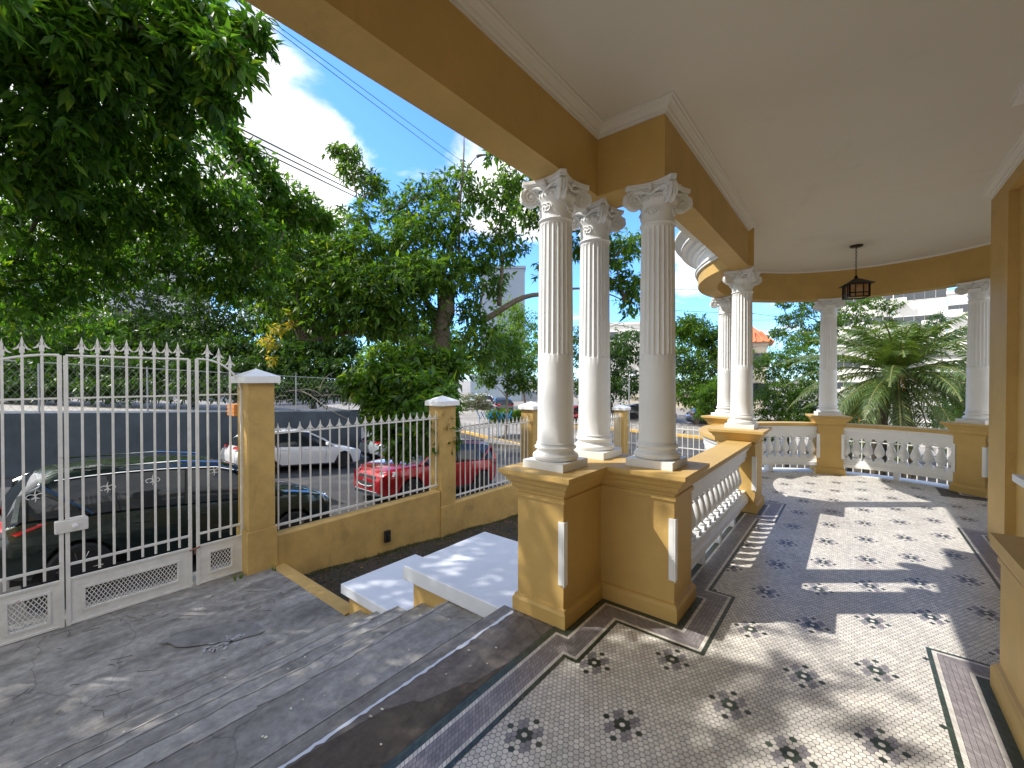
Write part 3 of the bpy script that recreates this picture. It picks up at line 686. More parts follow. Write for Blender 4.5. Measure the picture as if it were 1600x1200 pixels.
co = MB(); co.sweep([(-1.7235, -6), (-1.7235, 3.181), (-1.196, 3.181), (-1.196, 5.6)], cor, side=-1); hb(co, 'cornice', M['white'])
rf = MB(); rf.box(-1.95, -6.2, ZC+.505, 6, 6.6, ZC+.65); rf.prism([(CX + 2.3*math.cos(a), CY + 2.3*math.sin(a)) for a in np.linspace(0, 2*PI, 60, endpoint=False)], ZC+.502, ZC+.64)
hb(rf, 'roof', M['yellow'])
# -- house wall at the right, pilaster, sill, stepped plinth
wl = MB(); wl.box(1.06, 5.72, 0, 1.4, 6.33, ZF+.06); wl.box(1.125, 2.1, 0, 1.4, 5.72, 3.28); wl.box(1.06, 2.1, 3.28, 1.4, 5.7195, ZF+.06); wl.box(1.06, -6, 0, 1.4, 2.0995, ZF+.06); wl.box(1.4, 6.0, 0, 4, 6.33, ZF+.06)
wall = hb(wl, 'wall', M['yellow'])
si = MB(); si.box(1.02, 4.2, .765, 1.125, 5.30, .825); hb(si, 'window_sill', M['white'], bevel=.005)
wf = MB(); wf.box(1.115, 4.3, .83, 1.135, 5.2, 2.6)
wo = hb(wf, 'window', M['win'])
RP = [(.028,0),(.028,.10),(.022,.112),(.014,.12),(.014,.13),(0,.138),(0,.655),(.010,.66),(.010,.685),(.002,.69),(.008,.70),(.03,.725),(.034,.745),(.034,.80)]
rp = MB(); rp.sweep(outward([(.594, -5), (1.07, -5), (1.07, 3.262), (.594, 3.262)]), RP, closed=True, captop=True, capbot=True)
hb(rp, 'plinth', M['yellow'])
rp = MB(); rp.sweep(outward([(.80, -5), (1.05, -5), (1.05, 3.10), (.80, 3.10)]), [(.03,.8005),(.03,.83),(.02,.84),(.02,.85),(0,.86),(0,.90)], closed=True, captop=True)
hb(rp, 'upper_plinth', M['yellow'])

# -- hanging lantern
lp = pz(1338, 384, ZC)
lan = thing('hanging_lantern', 'dark bronze square lantern with amber glass hanging on a chain from the porch ceiling', 'lantern', (lp.x, lp.y, ZC-.55), rz=rad(20))
w_ = lp.y*.778 - lp.x*.628 + .0
hh = lambda v: EYE + (593-v)*w_/F_PX
def l_(z): return z - (ZC-.55)
c = MB(); c.lathe([(.0,l_(ZC-.022)),(.06,l_(ZC-.02)),(.075,l_(ZC-.012)),(.075,l_(ZC-.001))], n=24); c.build('ceiling_plate', M['bronze'], lan, smooth=True)
z0, z1 = hh(432), ZC-.02
ch = MB(); k = 0; z = z1
while z > z0:
    ax = Vector((1,0,0)) if k % 2 else Vector((0,1,0)); pts = []
    for i in range(9):
        a = 2*PI*i/8; pts.append((ax.x*.010*math.cos(a), ax.y*.010*math.cos(a), l_(z) - .016 + .017*math.sin(a)))
    ch.tube(pts, .0028, 5, cap=False); z -= .026; k += 1
ch.build('chain', M['bronze'], lan)
zt, ze, zb = hh(436), hh(446), hh(466)
rfm = MB(); s1, s0 = .165, .03
rfm.hexa([(-s1,-s1,l_(ze)),(s1,-s1,l_(ze)),(s1,s1,l_(ze)),(-s1,s1,l_(ze)),(-s0,-s0,l_(zt)),(s0,-s0,l_(zt)),(s0,s0,l_(zt)),(-s0,s0,l_(zt))])
rfm.lathe([(.022,l_(zt)-.01),(.02,l_(zt)+.03),(.012,l_(zt)+.045)], n=10); rfm.build('lantern_roof', M['bronze'], lan)
g = .112; gl = MB(); gl.box(-g+.008,-g+.008,l_(zb)+.012,g-.008,g-.008,l_(ze)-.004); gl.build('glass', M['amber'], lan)
fr = MB(); zl, zh = l_(zb), l_(ze)
for sx in (-1,1):
    for sy in (-1,1): fr.box(sx*g-.009,sy*g-.009,zl,sx*g+.009,sy*g+.009,zh)
for zz_ in (zl, zl+.055):
    for s in (-1,1):
        fr.box(-g+.0095, s*g-.006, zz_, g-.0095, s*g+.006, zz_+.012); fr.box(s*g-.006, -g+.0095, zz_, s*g+.006, g-.0095, zz_+.012)
for s in (-1,1):
    for q in (-.045,.045):
        fr.box(q-.004, s*g-.0055, zl+.0125, q+.004, s*g+.0055, zh); fr.box(s*g-.0055, q-.004, zl+.0125, s*g+.0055, q+.004, zh)
fr.build('frame', M['bronze'], lan)

# ================================================================ FENCE AND GATE
FX = -5.87
def spear(mb, x, y, z, s=1.):     # finial with two curled barbs, flat in the y-z plane
    t = .005
    def pl(pts): 
        n = len(pts); b = [(x-t, y+p[0]*s, z+p[1]*s) for p in pts] + [(x+t, y+p[0]*s, z+p[1]*s) for p in pts]
        mb.add(b, [tuple(reversed(range(n))), tuple(range(n, 2*n))] + [(i, (i+1)%n, n+(i+1)%n, n+i) for i in range(n)])
    pl([(-.012,0),(.012,0),(.016,.03),(.010,.075),(0,.125),(-.010,.075),(-.016,.03)])
    for q in (1,-1):
        P = [(.008,.045),(.022,.022),(.038,.012),(.052,.014),(.046,.020),(.032,.030),(.018,.055),(.008,.075)]
        pl([(p[0]*q, p[1]) for p in (P if q > 0 else P[::-1])])
    mb.box(x-.011, y-.015*s, z-.012, x+.011, y+.015*s, z+.004)
def picket_mesh(h, name='picket'):
    mb = MB(); mb.box(-.0085,-.0085,0,.0085,.0085,h-.118); spear(mb, 0, 0, h-.122); return mb.mesh(name, M['iron'])
def pillar(parent, y0, y1, zb, zn, zt, lab=None, x0=-6.13, x1=-5.75):
    cx_, cy_ = (x0+x1)/2, (y0+y1)/2; hx, hy = (x1-x0)/2, (y1-y0)/2
    mb = MB(); mb.box(x0, y0, zb, x1, y1, zn); mb.box(x0+.018, y0+.018, zn, x1-.018, y1-.018, zt)
    o = mb.build('pillar', M['yellow_out'], parent, bevel=.006)
    c = MB(); e = .035; c.hexa([(x0-e,y0-e,zt),(x1+e,y0-e,zt),(x1+e,y1+e,zt),(x0-e,y1+e,zt),(x0-e,y0-e,zt+.085),(x1+e,y0-e,zt+.085),(x1+e,y1+e,zt+.085),(x0-e,y1+e,zt+.085)])
    b = len(c.v); c.add([(x0-e,y0-e,zt+.0855),(x1+e,y0-e,zt+.0855),(x1+e,y1+e,zt+.0855),(x0-e,y1+e,zt+.0855),(cx_,cy_,zt+.185)], [(0,1,4),(1,2,4),(2,3,4),(3,0,4),(3,2,1,0)])
    c.build('cap', M['white'], o, bevel=.004); return o
fence = thing('street_fence', 'yellow walled fence with pillars and white spear topped iron bars along the street', 'fence', (0, 0, 0))
pillar(fence, 1.985, 2.33, -1.2, -.28, 1.555)
pillar(fence, 5.11, 5.50, -1.8, -.70, 1.12)
pillar(fence, 7.90, 8.28, -2.2, -.95, .90)
pillar(fence, 12.9, 13.3, -2.6, -1.3, .60)
pm = {}
def span(y0, y1, zw, zbase, zr0, zr1, htop, pitch, x=FX):
    w = MB(); w.box(x-.09, y0, zbase, x+.09, y1, zw-.012); w.hexa([(x-.09,y0,zw-.0118),(x+.09,y0,zw-.0118),(x+.09,y1,zw-.0118),(x-.09,y1,zw-.0118),(x-.05,y0,zw+.012),(x+.05,y0,zw+.012),(x+.05,y1,zw+.012),(x-.05,y1,zw+.012)])
    w.build('low_wall', M['yellow_out'], fence, bevel=.004)
    r = MB(); r.box(x-.014, y0-.03, zr0-.014, x+.014, y1+.03, zr0+.014); r.box(x-.012, y0-.03, zr1-.012, x+.012, y1+.03, zr1+.012)
    rl = r.build('railing', M['iron'], fence)
    h = htop - (zr0-.06); key = round(h, 3)
    if key not in pm: pm[key] = picket_mesh(h)
    n = int((y1-y0-.08)/pitch)
    for k in range(n+1): inst('picket', pm[key], rl, (x+.0, y0+.06+k*pitch, zr0-.06))
span(2.33, 5.11, -.41, -1.5, -.31, .90, 1.03, .142)
span(5.50, 7.90, -.70, -1.9, -.60, .62, .76, .135)
span(8.28, 12.9, -.92, -2.4, -.82, .40, .54, .15)
# fence along the back edge of the garden
r = MB(); yb = 13.12
r.box(-5.75, yb-.012, .10, 9, yb+.012, .124); r.box(-5.75, yb-.014, -.47, 9, yb+.014, -.442); r.box(-5.75, yb-.014, -1.05, 9, yb+.014, -1.02)
bf = thing('garden_fence', 'low white iron fence across the far end of the garden', 'fence', (0, yb, 0))
rb = r.build('rail', M['iron'], bf, loc=(0, -yb, 0))
pmb = MB(); pmb.box(-.009,-.009,-1.2,.009,.009,.20); pbm = pmb.mesh('picket', M['iron'])
for k in range(90): inst('picket', pbm, bf, (-5.6 + k*.16, 0, 0))
w = MB(); w.box(-5.75, yb-.09, -2.6, 9, yb+.09, -1.08); w.build('low_wall', M['yellow_out'], bf, loc=(0, -yb, 0))
# weeds at the foot of the wall, leaf litter on the soil
def blades(name, pts, h, m, per=10, spread=.04):
    V, Fc = [], []
    for (x, y, z) in pts:
        for k in range(per):
            a = random.random()*2*PI; r = random.random()*spread; hx = h*random.uniform(.4,1.1); b = len(V); w = .003; lean = random.uniform(0,.5)*hx; a2 = random.random()*2*PI
            px, py = x+r*math.cos(a), y+r*math.sin(a)
            V += [(px-w*math.sin(a2), py+w*math.cos(a2), z), (px+w*math.sin(a2), py-w*math.cos(a2), z), (px+lean*math.cos(a2), py+lean*math.sin(a2), z+hx)]; Fc.append((b,b+1,b+2))
    me = bpy.data.meshes.new(name); me.from_pydata(V, [], Fc); me.materials.append(m); o = bpy.data.objects.new(name, me); col.objects.link(o); return o
gp = [(random.uniform(-5.76,-5.66), random.uniform(2.4,8.), 0) for _ in range(220)] + [(random.uniform(-5.7,-3.2), random.uniform(2.5,8.5), 0) for _ in range(1100)]
gp = [(x, y, float(soilz(x, y))) for x, y, _ in gp]
tag(blades('grass', gp, .05, L_['grass'], 9, .05), 'thin grass and weeds growing in the dark garden soil', 'grass', kind='stuff')
gp = [(x, y, -.80) for x, y in [(-5.80,1.86),(-5.78,1.93),(-5.74,1.9),(-5.72,1.84),(-5.68,2.24),(-5.64,2.25)]]
tag(blades('weeds', gp, .09, L_['bright'], 12, .02), 'tiny green weeds sprouting at the foot of the gate pillar', 'weeds', kind='stuff')
V, Fc = [], []
for k in range(2600):
    x, y = random.uniform(-5.75, -3.0), random.uniform(2.45, 9.); z = float(soilz(x, y)) + random.uniform(.003, .012); a = random.random()*2*PI; s = random.uniform(.012,.035); b = len(V)
    V += [(x+s*math.cos(a), y+s*math.sin(a), z), (x-.4*s*math.sin(a), y+.4*s*math.cos(a), z+.006), (x-s*math.cos(a), y-s*math.sin(a), z), (x+.4*s*math.sin(a), y-.4*s*math.cos(a), z-.002)]; Fc.append((b,b+1,b+2,b+3))
for k in range(1500):
    x, y = random.uniform(-9.5, -6.2), random.uniform(3, 9); z = float(gz(x, y)) + random.uniform(.003, .015); a = random.random()*2*PI; s = random.uniform(.02,.05); b = len(V)
    V += [(x+s*math.cos(a), y+s*math.sin(a), z), (x-.4*s*math.sin(a), y+.4*s*math.cos(a), z+.006), (x-s*math.cos(a), y-s*math.sin(a), z), (x+.4*s*math.sin(a), y-.4*s*math.cos(a), z-.002)]; Fc.append((b,b+1,b+2,b+3))
me = bpy.data.meshes.new('leaf_litter'); me.from_pydata(V, [], Fc); me.materials.append(M['dry']); o = bpy.data.objects.new('leaf_litter', me); col.objects.link(o)
tag(o, 'fallen brown leaves on the garden soil and the street', 'leaf litter', kind='stuff')
pb = MB(); px = pz(602, 857, -1.12); pb.box(-5.775, 3.93, -.98, -5.72, 4.02, -.80); pb.lathe([(.02,0),(.02,.08)], c=(-5.70, 3.975, -.95), n=10)
tag(pb.build('drain_pipe', M['plastic']), 'small broken pipe end sticking out of the low yellow wall', 'pipe')

# -- gate in the plane x = GX
GX = -5.95
gate = thing('entrance_gate', 'white iron entrance gate with spear tops and mesh panels below', 'gate', (GX, 0, -.8))
def gbox(mb, y0, z0, y1, z1, t=.013, xo=0): mb.box(GX-t+xo, y0, z0, GX+t+xo, y1, z1)
def lattice(mb, y0, z0, y1, z1, p=.034):
    w = .0035; W, H = y1-y0, z1-z0; sl = .62
    for s in (1, -1):
        c = -H*sl
        while c < W + H*sl + p:
            # line y = c + s*sl*z
            pts = []
            for z in (0, H): pts.append((c + s*sl*z - (0 if s > 0 else 0), z))
            (ya, za), (yb_, zb_) = pts
            def clip(ya, za, yb_, zb_):
                if ya == yb_: return None
                t0, t1 = 0., 1.; d = yb_-ya
                ta, tb = (0-ya)/d, (W-ya)/d; 
                if ta > tb: ta, tb = tb, ta
                t0, t1 = max(t0, ta), min(t1, tb)
                if t0 >= t1-.02: return None
                return (ya+d*t0, za+(zb_-za)*t0, ya+d*t1, za+(zb_-za)*t1)
            q = clip(ya, za, yb_, zb_)
            if q: mb.hexa([(GX-.003*s-.002, y0+q[0]-w, z0+q[1]), (GX-.003*s+.002, y0+q[0]-w, z0+q[1]), (GX-.003*s+.002, y0+q[0]+w, z0+q[1]), (GX-.003*s-.002, y0+q[0]+w, z0+q[1]),
                           (GX-.003*s-.002, y0+q[2]-w, z0+q[3]), (GX-.003*s+.002, y0+q[2]-w, z0+q[3]), (GX-.003*s+.002, y0+q[2]+w, z0+q[3]), (GX-.003*s-.002, y0+q[2]+w, z0+q[3])])
            c += p
def scroll_mesh():
    mb = MB()
    for s in (1,-1):
        pts = []
        for k in range(20):
            t = k/19; a = -PI*.45 + t*2*PI*.93; pts.append((0, s*(.030+.029*math.cos(a+PI)), .0 + .022*math.sin(a)))
        mb.tube(pts, .0042, 6)
    mb.tube([(0,.004,.062),(0,-.004,.03),(0,0,0),(0,.003,-.03),(0,-.003,-.052)], [.002,.0045,.005,.0045,.002], 6)
    return mb.mesh('scroll', M['iron'], smooth=True)
scm = scroll_mesh()
def leaf(y0, y1, top, panel, scrolls, pickets, lab):
    m = MB(); zt = -.80
    gbox(m, y0, zt+.0, y0+.03, top(y0+.015)); gbox(m, y1-.03, zt, y1, top(y1-.015))
    gbox(m, y0+.03, -.215, y1-.03, -.192, .011); gbox(m, y0+.03, 1.41, y1-.03, 1.428, .010)
    ysn = np.linspace(y0+.015, y1-.015, 16)
    m.tube([(GX, y, top(y)) for y in ysn], .013, 6)
    o = m.build('gate_leaf', M['iron'], gate, loc=(-GX, 0, .8)); o['label'] = lab
    # sheet panel with an opening for the mesh
    a, b, c_, d = panel; pn = MB()
    for (ya, za, yb_, zb_) in [(y0+.03, -.775, a-.012, -.36), (b+.012, -.775, y1-.03, -.36), (a-.012, -.775, b+.012, c_-.012), (a-.012, d+.012, b+.012, -.36)]: pn.box(GX-.004, ya, za, GX+.004, yb_, zb_)
    gbox(pn, y0+.03, -.36, y1-.03, -.338, .012); gbox(pn, y0+.03, -.795, y1-.03, -.775, .012)
    for (ya, za, yb_, zb_) in [(a-.022, c_-.022, b+.022, c_), (a-.022, d, b+.022, d+.022), (a-.022, c_, a, d), (b, c_, b+.022, d)]: pn.box(GX-.011, ya, za, GX+.011, yb_, zb_)
    pn.build('kick_panel', M['iron'], o); lt = MB(); lattice(lt, a, c_, b, d); lt.build('mesh_grille', M['iron'], o)
    for y in pickets:
        h = top(y)+.15 - (-.31); mb = MB(); mb.box(GX-.0095, y-.0095, -.31, GX+.0095, y+.0095, top(y)+.05); spear(mb, GX, y, top(y)+.045, 1.15); mb.build('picket', M['iron'], o)
    for (y, z) in scrolls: inst('scroll', scm, o, (GX, y, z))
    return o
Y0, Y1, Y2, Y3 = -.52, .455, 1.475, 2.01
def topL(y): t = max(0, (.38-y)/1.0); return 1.835 - .42*t**1.7 if y < .38 else 1.835
def topR(y): t = max(0, (y-1.56)/.44); return 1.84 - (.44*(1-math.sqrt(max(0, 1-min(1,t)**2))))
leaf(Y0, Y1, topL, (.10, .345, -.705, -.44), [(.277, .505)], [-.42,-.30,-.18,-.06,.085,.205,.328], 'left leaf of the gate with curved top')
mid = leaf(Y1+.012, Y2, lambda y: 1.832, (.60, 1.34, -.675, -.475), [(.77,.49),(1.13,.50)], [.592,.705,.815,.925,1.04,1.15,1.26,1.36], 'wide middle leaf of the gate with flat top')
leaf(Y2+.045, Y3, topR, (1.655, 1.87, -.685, -.46), [(1.70,.505)], [1.64,1.755,1.872], 'narrow right leaf of the gate')
lk = MB(); lk.box(GX-.035, .395, .115, GX+.03, .625, .235); lk.box(GX-.03, .47, .2352, GX+.02, .61, .25); lk.build('lock_box', M['iron'], mid, bevel=.008)
kn = MB(); kn.lathe([(.018,0),(.024,.008),(.02,.02),(.006,.026)], c=(GX+.03, .53, .17), n=16, axis=(1,0,0)); kn.build('lock_knob', M['white'], mid, smooth=True)
bt = MB(); M['rust'] = mat('rusty_steel', (.28,.13,.08), rough=.8, var=.3, vscale=20); bt.tube([(GX+.02,1.45,-.37),(GX+.02,1.55,-.35)], .009, 8); bt.tube([(GX+.02,1.50,-.37),(GX+.02,1.50,-.42)], .007, 6); bt.build('bolt', M['rust'], mid)
hg = MB(); hg.tube([(GX, 2.0, 1.42),(GX, 2.06, 1.42)], .013, 8); hg.tube([(GX, 2.0, -.2),(GX, 2.06, -.2)], .013, 8); hg.build('hinge', M['iron'], gate, loc=(-GX,0,.8))
ob = MB(); q0 = at(372, 640, 11.3); ob.obox(q0, (.5,.35,.30)); 
for dz in (-.05, .05): ob.obox(q0 + Vector((0,0,dz)), (.52,.37,.018))
tag(ob.build('slatted_crate', M['orange']), 'orange slatted box on the blue grey wall beside the gate pillar', 'box')

# ================================================================ STREET WALL AND THE LOT ABOVE IT
rw = MB()
def wz(y): return .62 - .052*(y-2.0)
segs = [(-20, 0), (0, 5), (5, 10.6)]
for a, b in segs: rw.hexa([(-17.6,a,-2.6),(-17.3,a,-2.6),(-17.3,b,-2.6),(-17.6,b,-2.6),(-17.6,a,wz(a)+.05),(-17.3,a,wz(a)),(-17.3,b,wz(b)),(-17.6,b,wz(b)+.05)])
tag(rw.build('retaining_wall', M['bluewall']), 'long blue grey wall on the far side of the street behind the parked cars', 'wall')
M['lot'] = mat('pale_lot_concrete', (.30,.28,.25), rough=.85, var=.3, vscale=.6)
struct(sheet('parking_lot', np.linspace(-42, -17.61, 12), np.linspace(-20, 10.6, 16), lambda x, y: .42 - .052*(y-2.0) + 0*x, M['lot']))
# chain-link fence on the wall: posts and rails with thin wires
cf = thing('wire_fence', 'thin wire mesh fence standing on the blue grey wall', 'fence', (-17.45, 0, .7))
pp = MB()
for k in range(8): y = -6 + k*2.3; pp.tube([(0, y, wz(y)-.7), (0, y, wz(y)+.75)], .025, 6)
pp.tube([(0,-6,wz(-6)+.7),(0,10.4,wz(10.4)+.7)], .016, 5); pp.build('post', M['steel'], cf)
ww = MB()
for k in range(96):
    y = -5.8 + k*.17
    for s in (1,-1): ww.tube([(0, y, wz(y)-.65), (0, y+s*.9, wz(y)+.68)], .0035, 3, cap=False)
ww.build('wire_mesh', M['steel'], cf)
# notice board beside the lot
sg = thing('notice_sign', 'small white notice sign on the mesh fence above the grey wall', 'sign', at(549, 600, 19))
b = MB(); b.obox((0,0,0), (.62,.03,.40), Matrix.Rotation(rad(52), 3, 'Z')); b.build('board', M['signwhite'], sg)
b = MB()
Rz = Matrix.Rotation(rad(52), 3, 'Z')
for (dx, dz, w_2, h2) in [(-.2,.06,.10,.015),(-.2,0,.13,.015),(-.2,-.06,.08,.015),(.02,-.05,.05,.07),(.10,-.05,.05,.07),(.20,-.05,.05,.07)]: b.obox(Rz @ Vector((dx,-.02,dz)), (w_2,.006,h2), Rz)
b.build('lettering', M['plastic'], sg)
b = MB(); b.tube([(.0,.03,-.9),(0,.03,.9)], .02, 6); b.build('post', M['steel'], sg)

# ================================================================ CARS
def interp(s, pts): return float(np.interp(s, [p[0] for p in pts], [p[1] for p in pts]))
def make_car(name, label, paint, loc, rz, L, W, H, kind='suv', pitch=0, light=True, group='cars parked on the street'):
    car = thing(name, label, 'car', loc, rz, group); car.rotation_euler = (0, pitch, rz) if False else (0, 0, rz)
    car.rotation_mode = 'XYZ'; 
    car.rotation_euler = (Matrix.Rotation(rz, 3, 'Z') @ Matrix.Rotation(pitch, 3, 'Y')).to_euler()
    k = H/1.66
    if kind == 'suv':
        ztop = [(0,.62),(.008,.80),(.02,.98),(.05,1.05),(.3,1.07),(.72,1.04),(.80,1.03),(.90,.965),(.955,.88),(.985,.76),(1,.58)]
        roof = [(.015,1.08),(.05,1.42),(.10,1.57),(.2,1.635),(.38,1.66),(.52,1.64),(.60,1.54),(.75,1.03)]
        zb = [(0,.42),(.03,.30),(.1,.24),(.9,.22),(.97,.24),(1,.34)]; rear_g, front_g = .10, .56; c0, c1 = .015, .75
    else:
        ztop = [(0,.60),(.01,.78),(.03,.92),(.07,.98),(.3,1.0),(.66,.97),(.74,.955),(.87,.86),(.94,.77),(.98,.66),(1,.50)]
        roof = [(.03,1.0),(.09,1.26),(.17,1.43),(.28,1.55),(.40,1.60),(.50,1.58),(.57,1.48),(.71,.95)]
        zb = [(0,.40),(.03,.28),(.1,.22),(.9,.19),(.97,.19),(1,.28)]; rear_g, front_g = .16, .52; c0, c1 = .03, .71
    hw = [(0,.80),(.02,.90),(.07,.965),(.2,1.0),(.8,1.0),(.9,.955),(.955,.88),(.985,.77),(1,.60)]
    S = sorted(set([0,.004,.01,.02,.03,.05,.08,.12,.16,.2,.25,.3,.36,.42,.5,.58,.65,.72,.76,.8,.84,.87,.9,.925,.945,.96,.975,.985,.993,1.0]))
    wr = .335*k*1.03; xr, xf = .175*L, .80*L
    mb = MB(); rings = []
    for s in S:
        w = W/2*interp(s, hw); zt = interp(s, ztop)*k; z0 = interp(s, zb)*k; x = (s-.5)*L
        xx = s*L; lift = 0
        for xc in (xr, xf):
            d = abs(xx-xc)
            if d < wr*1.16: lift = max(lift, math.sqrt((wr*1.16)**2 - d*d) + .335*k - z0)
        zs_ = z0 + max(0, lift)
        sec = [(w*.90, z0, 0), (w*.965, z0+.05, 0), (w*.985, .48*k, 0), (w*1.0, .66*k, 0), (w*.985, .80*k, 0), (w*.95, zt-.05*k, 0), (w*.88, zt-.012*k, 0), (w*.62, zt+.012*k, 0), (w*.3, zt+.03*k, 0)]
        sec = [(a, min(max(z, zs_ if i < 4 else z), zt+.03*k), 0) for i, (a, z, _) in enumerate(sec)]
        zz0 = sec[0][1]
        pts = [(x, a, z) for a, z, _ in sec] + [(x, 0, zt+.035*k)] + [(x, -a, z) for a, z, _ in reversed(sec)]
        rings.append(pts)
    n = len(rings[0]); vs = [p for r_ in rings for p in r_]; fs = []
    for i in range(len(rings)-1):
        for j in range(n-1): fs.append((i*n+j, i*n+j+1, (i+1)*n+j+1, (i+1)*n+j))
    fs.append(tuple(range(n))); fs.append(tuple((len(rings)-1)*n + j for j in reversed(range(n))))
    mb.add(vs, fs); mb.build('body', paint, car, smooth=True)
    # dark underside and wheel wells
    ub = MB(); ub.box(-.46*L, -W*.40, .20*k, .46*L, W*.40, .70*k); ub.build('underbody', M['plastic'], car)
    # cabin: glass house, painted roof, pillars
    SS = [q for q in np.linspace(c0, c1, 26)]
    gs, rfm_ = MB(), MB(); gr, rr_ = [], []
    for s in SS:
        x = (s-.5)*L; zb_ = interp(s, ztop)*k - .02; zr = interp(s, roof)*k; wb = W/2*interp(s, hw)*.93; f = max(0, min(1, (zr - zb_)/(.6*k))); wt = wb - .20*f
        gr.append([(x, wb, zb_), (x, wt+.02, zb_ + (zr-zb_)*.86), (x, wt-.05, zb_ + (zr-zb_)*.97), (x, wt*.5, zr*1.0), (x, 0, zr+.008), (x, -wt*.5, zr), (x, -wt+.05, zb_ + (zr-zb_)*.97), (x, -wt-.02, zb_ + (zr-zb_)*.86), (x, -wb, zb_)])
    m2 = 9; gs.add([p for g_ in gr for p in g_], [(i*m2+j, i*m2+j+1, (i+1)*m2+j+1, (i+1)*m2+j) for i in range(len(gr)-1) for j in range(m2-1)])
    gs.build('windows', M['glass'], car, smooth=True)
    rr_ = [g_ for g_, s in zip(gr, SS) if rear_g-.03 <= s <= front_g+.02]
    e_ = .006
    vs = [(p[0], p[1]*1.004, p[2]+e_) for g_ in rr_ for p in g_[1:8]]
    rfm_.add(vs, [(i*7+j, i*7+j+1, (i+1)*7+j+1, (i+1)*7+j) for i in range(len(rr_)-1) for j in range(6)]); rfm_.build('roof', paint, car, smooth=True)
    def gp_(s, j): 
        i = int(np.argmin([abs(q-s) for q in SS])); p = gr[i][j]; return Vector((p[0], p[1]*1.01, p[2]))
    for j0, j1 in ((0,1),(8,7)):
        pl = MB(); pl.tube([gp_(c1, j0), gp_(.68 if kind=='suv' else .64, j1), gp_(front_g, j1)], [.045,.035,.03], 6); pl.build('windscreen_pillar', paint, car, smooth=True)
        pl = MB(); pl.tube([gp_(rear_g+.10, j0), gp_(rear_g-.02, j1), gp_(rear_g-.05, j1), gp_(c0+.02, j0)], [.02,.05,.055,.08], 6); pl.build('rear_pillar', paint, car, smooth=True)
        for q0, q1, rr in ((.415,.425,.024),(.25,.235,.02)):
            bp = MB(); bp.tube([gp_(q0, j0), gp_(q1, j1)], rr, 6); bp.build('door_pillar', M['plastic'], car)
        tm_ = MB(); tm_.tube([gp_(q, j1) + Vector((0, (.012 if j1 == 1 else -.012), .01)) for q in np.linspace(rear_g, front_g+.03, 8)], .009, 5); tm_.build('window_trim', M['chrome'], car, smooth=True)
    # chrome line, sills, seams, handles
    for s in (1,-1):
        sg_ = MB(); 
        for sx in (.28, .44, .64):
            x = (sx-.5)*L; sg_.tube([(x, s*W/2*1.001, .38*k), (x+.01, s*W/2*1.004, .66*k), (x-.01, s*W/2*.955, 1.0*k)], .004, 4)
        sg_.build('door_seam', M['plastic'], car)
        for sx in (.31, .475): 
            hd = MB(); hd.obox(((sx-.5)*L, s*(W/2*.985), .86*k), (.17,.03,.026)); hd.build('door_handle', paint, car, bevel=.008)
        cl = MB(); cl.box(-.30*L, s*W/2*.93-.03, .21*k, .27*L, s*W/2*.93+.04, .31*k); cl.build('sill', M['plastic'], car)
        mi = MB(); mi.obox((.17*L if kind=='suv' else .14*L, s*(W/2+.09), 1.06*k), (.13,.20,.13)); mo = mi.build('mirror', paint, car, bevel=.035)
        tl = MB(); tl.hexa([(-.497*L, s*W*.22, .88*k),(-.455*L, s*W*.492, .88*k),(-.40*L, s*W*.485, .99*k),(-.490*L, s*W*.22, .98*k),(-.507*L, s*W*.22, .88*k),(-.462*L, s*W*.503, .88*k),(-.405*L, s*W*.505, .99*k),(-.500*L, s*W*.22, .98*k)])
        tl.build('tail_light', M['red_lens'], car, bevel=.01)
        if kind == 'suv' : z_h = .80
        else: z_h = .70
        hl = MB(); hl.hexa([(.486*L, s*W*.26, (z_h-.05)*k),(.43*L, s*W*.462, (z_h-.02)*k),(.415*L, s*W*.452, (z_h+.10)*k),(.47*L, s*W*.26, (z_h+.06)*k),(.493*L, s*W*.26, (z_h-.05)*k),(.438*L, s*W*.474, (z_h-.02)*k),(.421*L, s*W*.464, (z_h+.10)*k),(.478*L, s*W*.26, (z_h+.06)*k)])
        hl.build('headlight', M['lampglass'], car, bevel=.012)
        rl = MB()
        if kind == 'suv': rl.tube([(-.36*L, s*W*.36, H*.985), (-.1*L, s*W*.375, H+.03), (.03*L, s*W*.37, H*.99)], .016, 6); rl.build('roof_rail', M['chrome'] if paint == M['cardark'] else M['plastic'], car)
    gr_ = MB(); gr_.hexa([(.485*L,-W*.27,.50*k),(.485*L,W*.27,.50*k),(.478*L,W*.24,.74*k),(.478*L,-W*.24,.74*k),(.504*L,-W*.20,.48*k),(.504*L,W*.20,.48*k),(.492*L,W*.22,.74*k),(.492*L,-W*.22,.74*k)]); gr_.build('grille', M['plastic'], car, bevel=.01)
    cb = MB(); cb.tube([(.478*L,-W*.26,.72*k),(.494*L,-W*.23,.52*k),(.507*L,-W*.12,.47*k),(.510*L,0,.462*k),(.507*L,W*.12,.47*k),(.494*L,W*.23,.52*k),(.478*L,W*.26,.72*k)], .018, 6); cb.build('grille_trim', M['chrome'], car, smooth=True)
    eb = MB(); eb.tube([(.508*L,-.06,.62*k),(.508*L,-.03,.595*k),(.508*L,0,.635*k),(.508*L,.03,.595*k),(.508*L,.06,.62*k)], .008, 6); eb.tube([(.507*L,.075*math.cos(a),.615*k+.055*math.sin(a)) for a in np.linspace(0,2*PI,17)], .006, 5); eb.build('badge', M['chrome'], car)
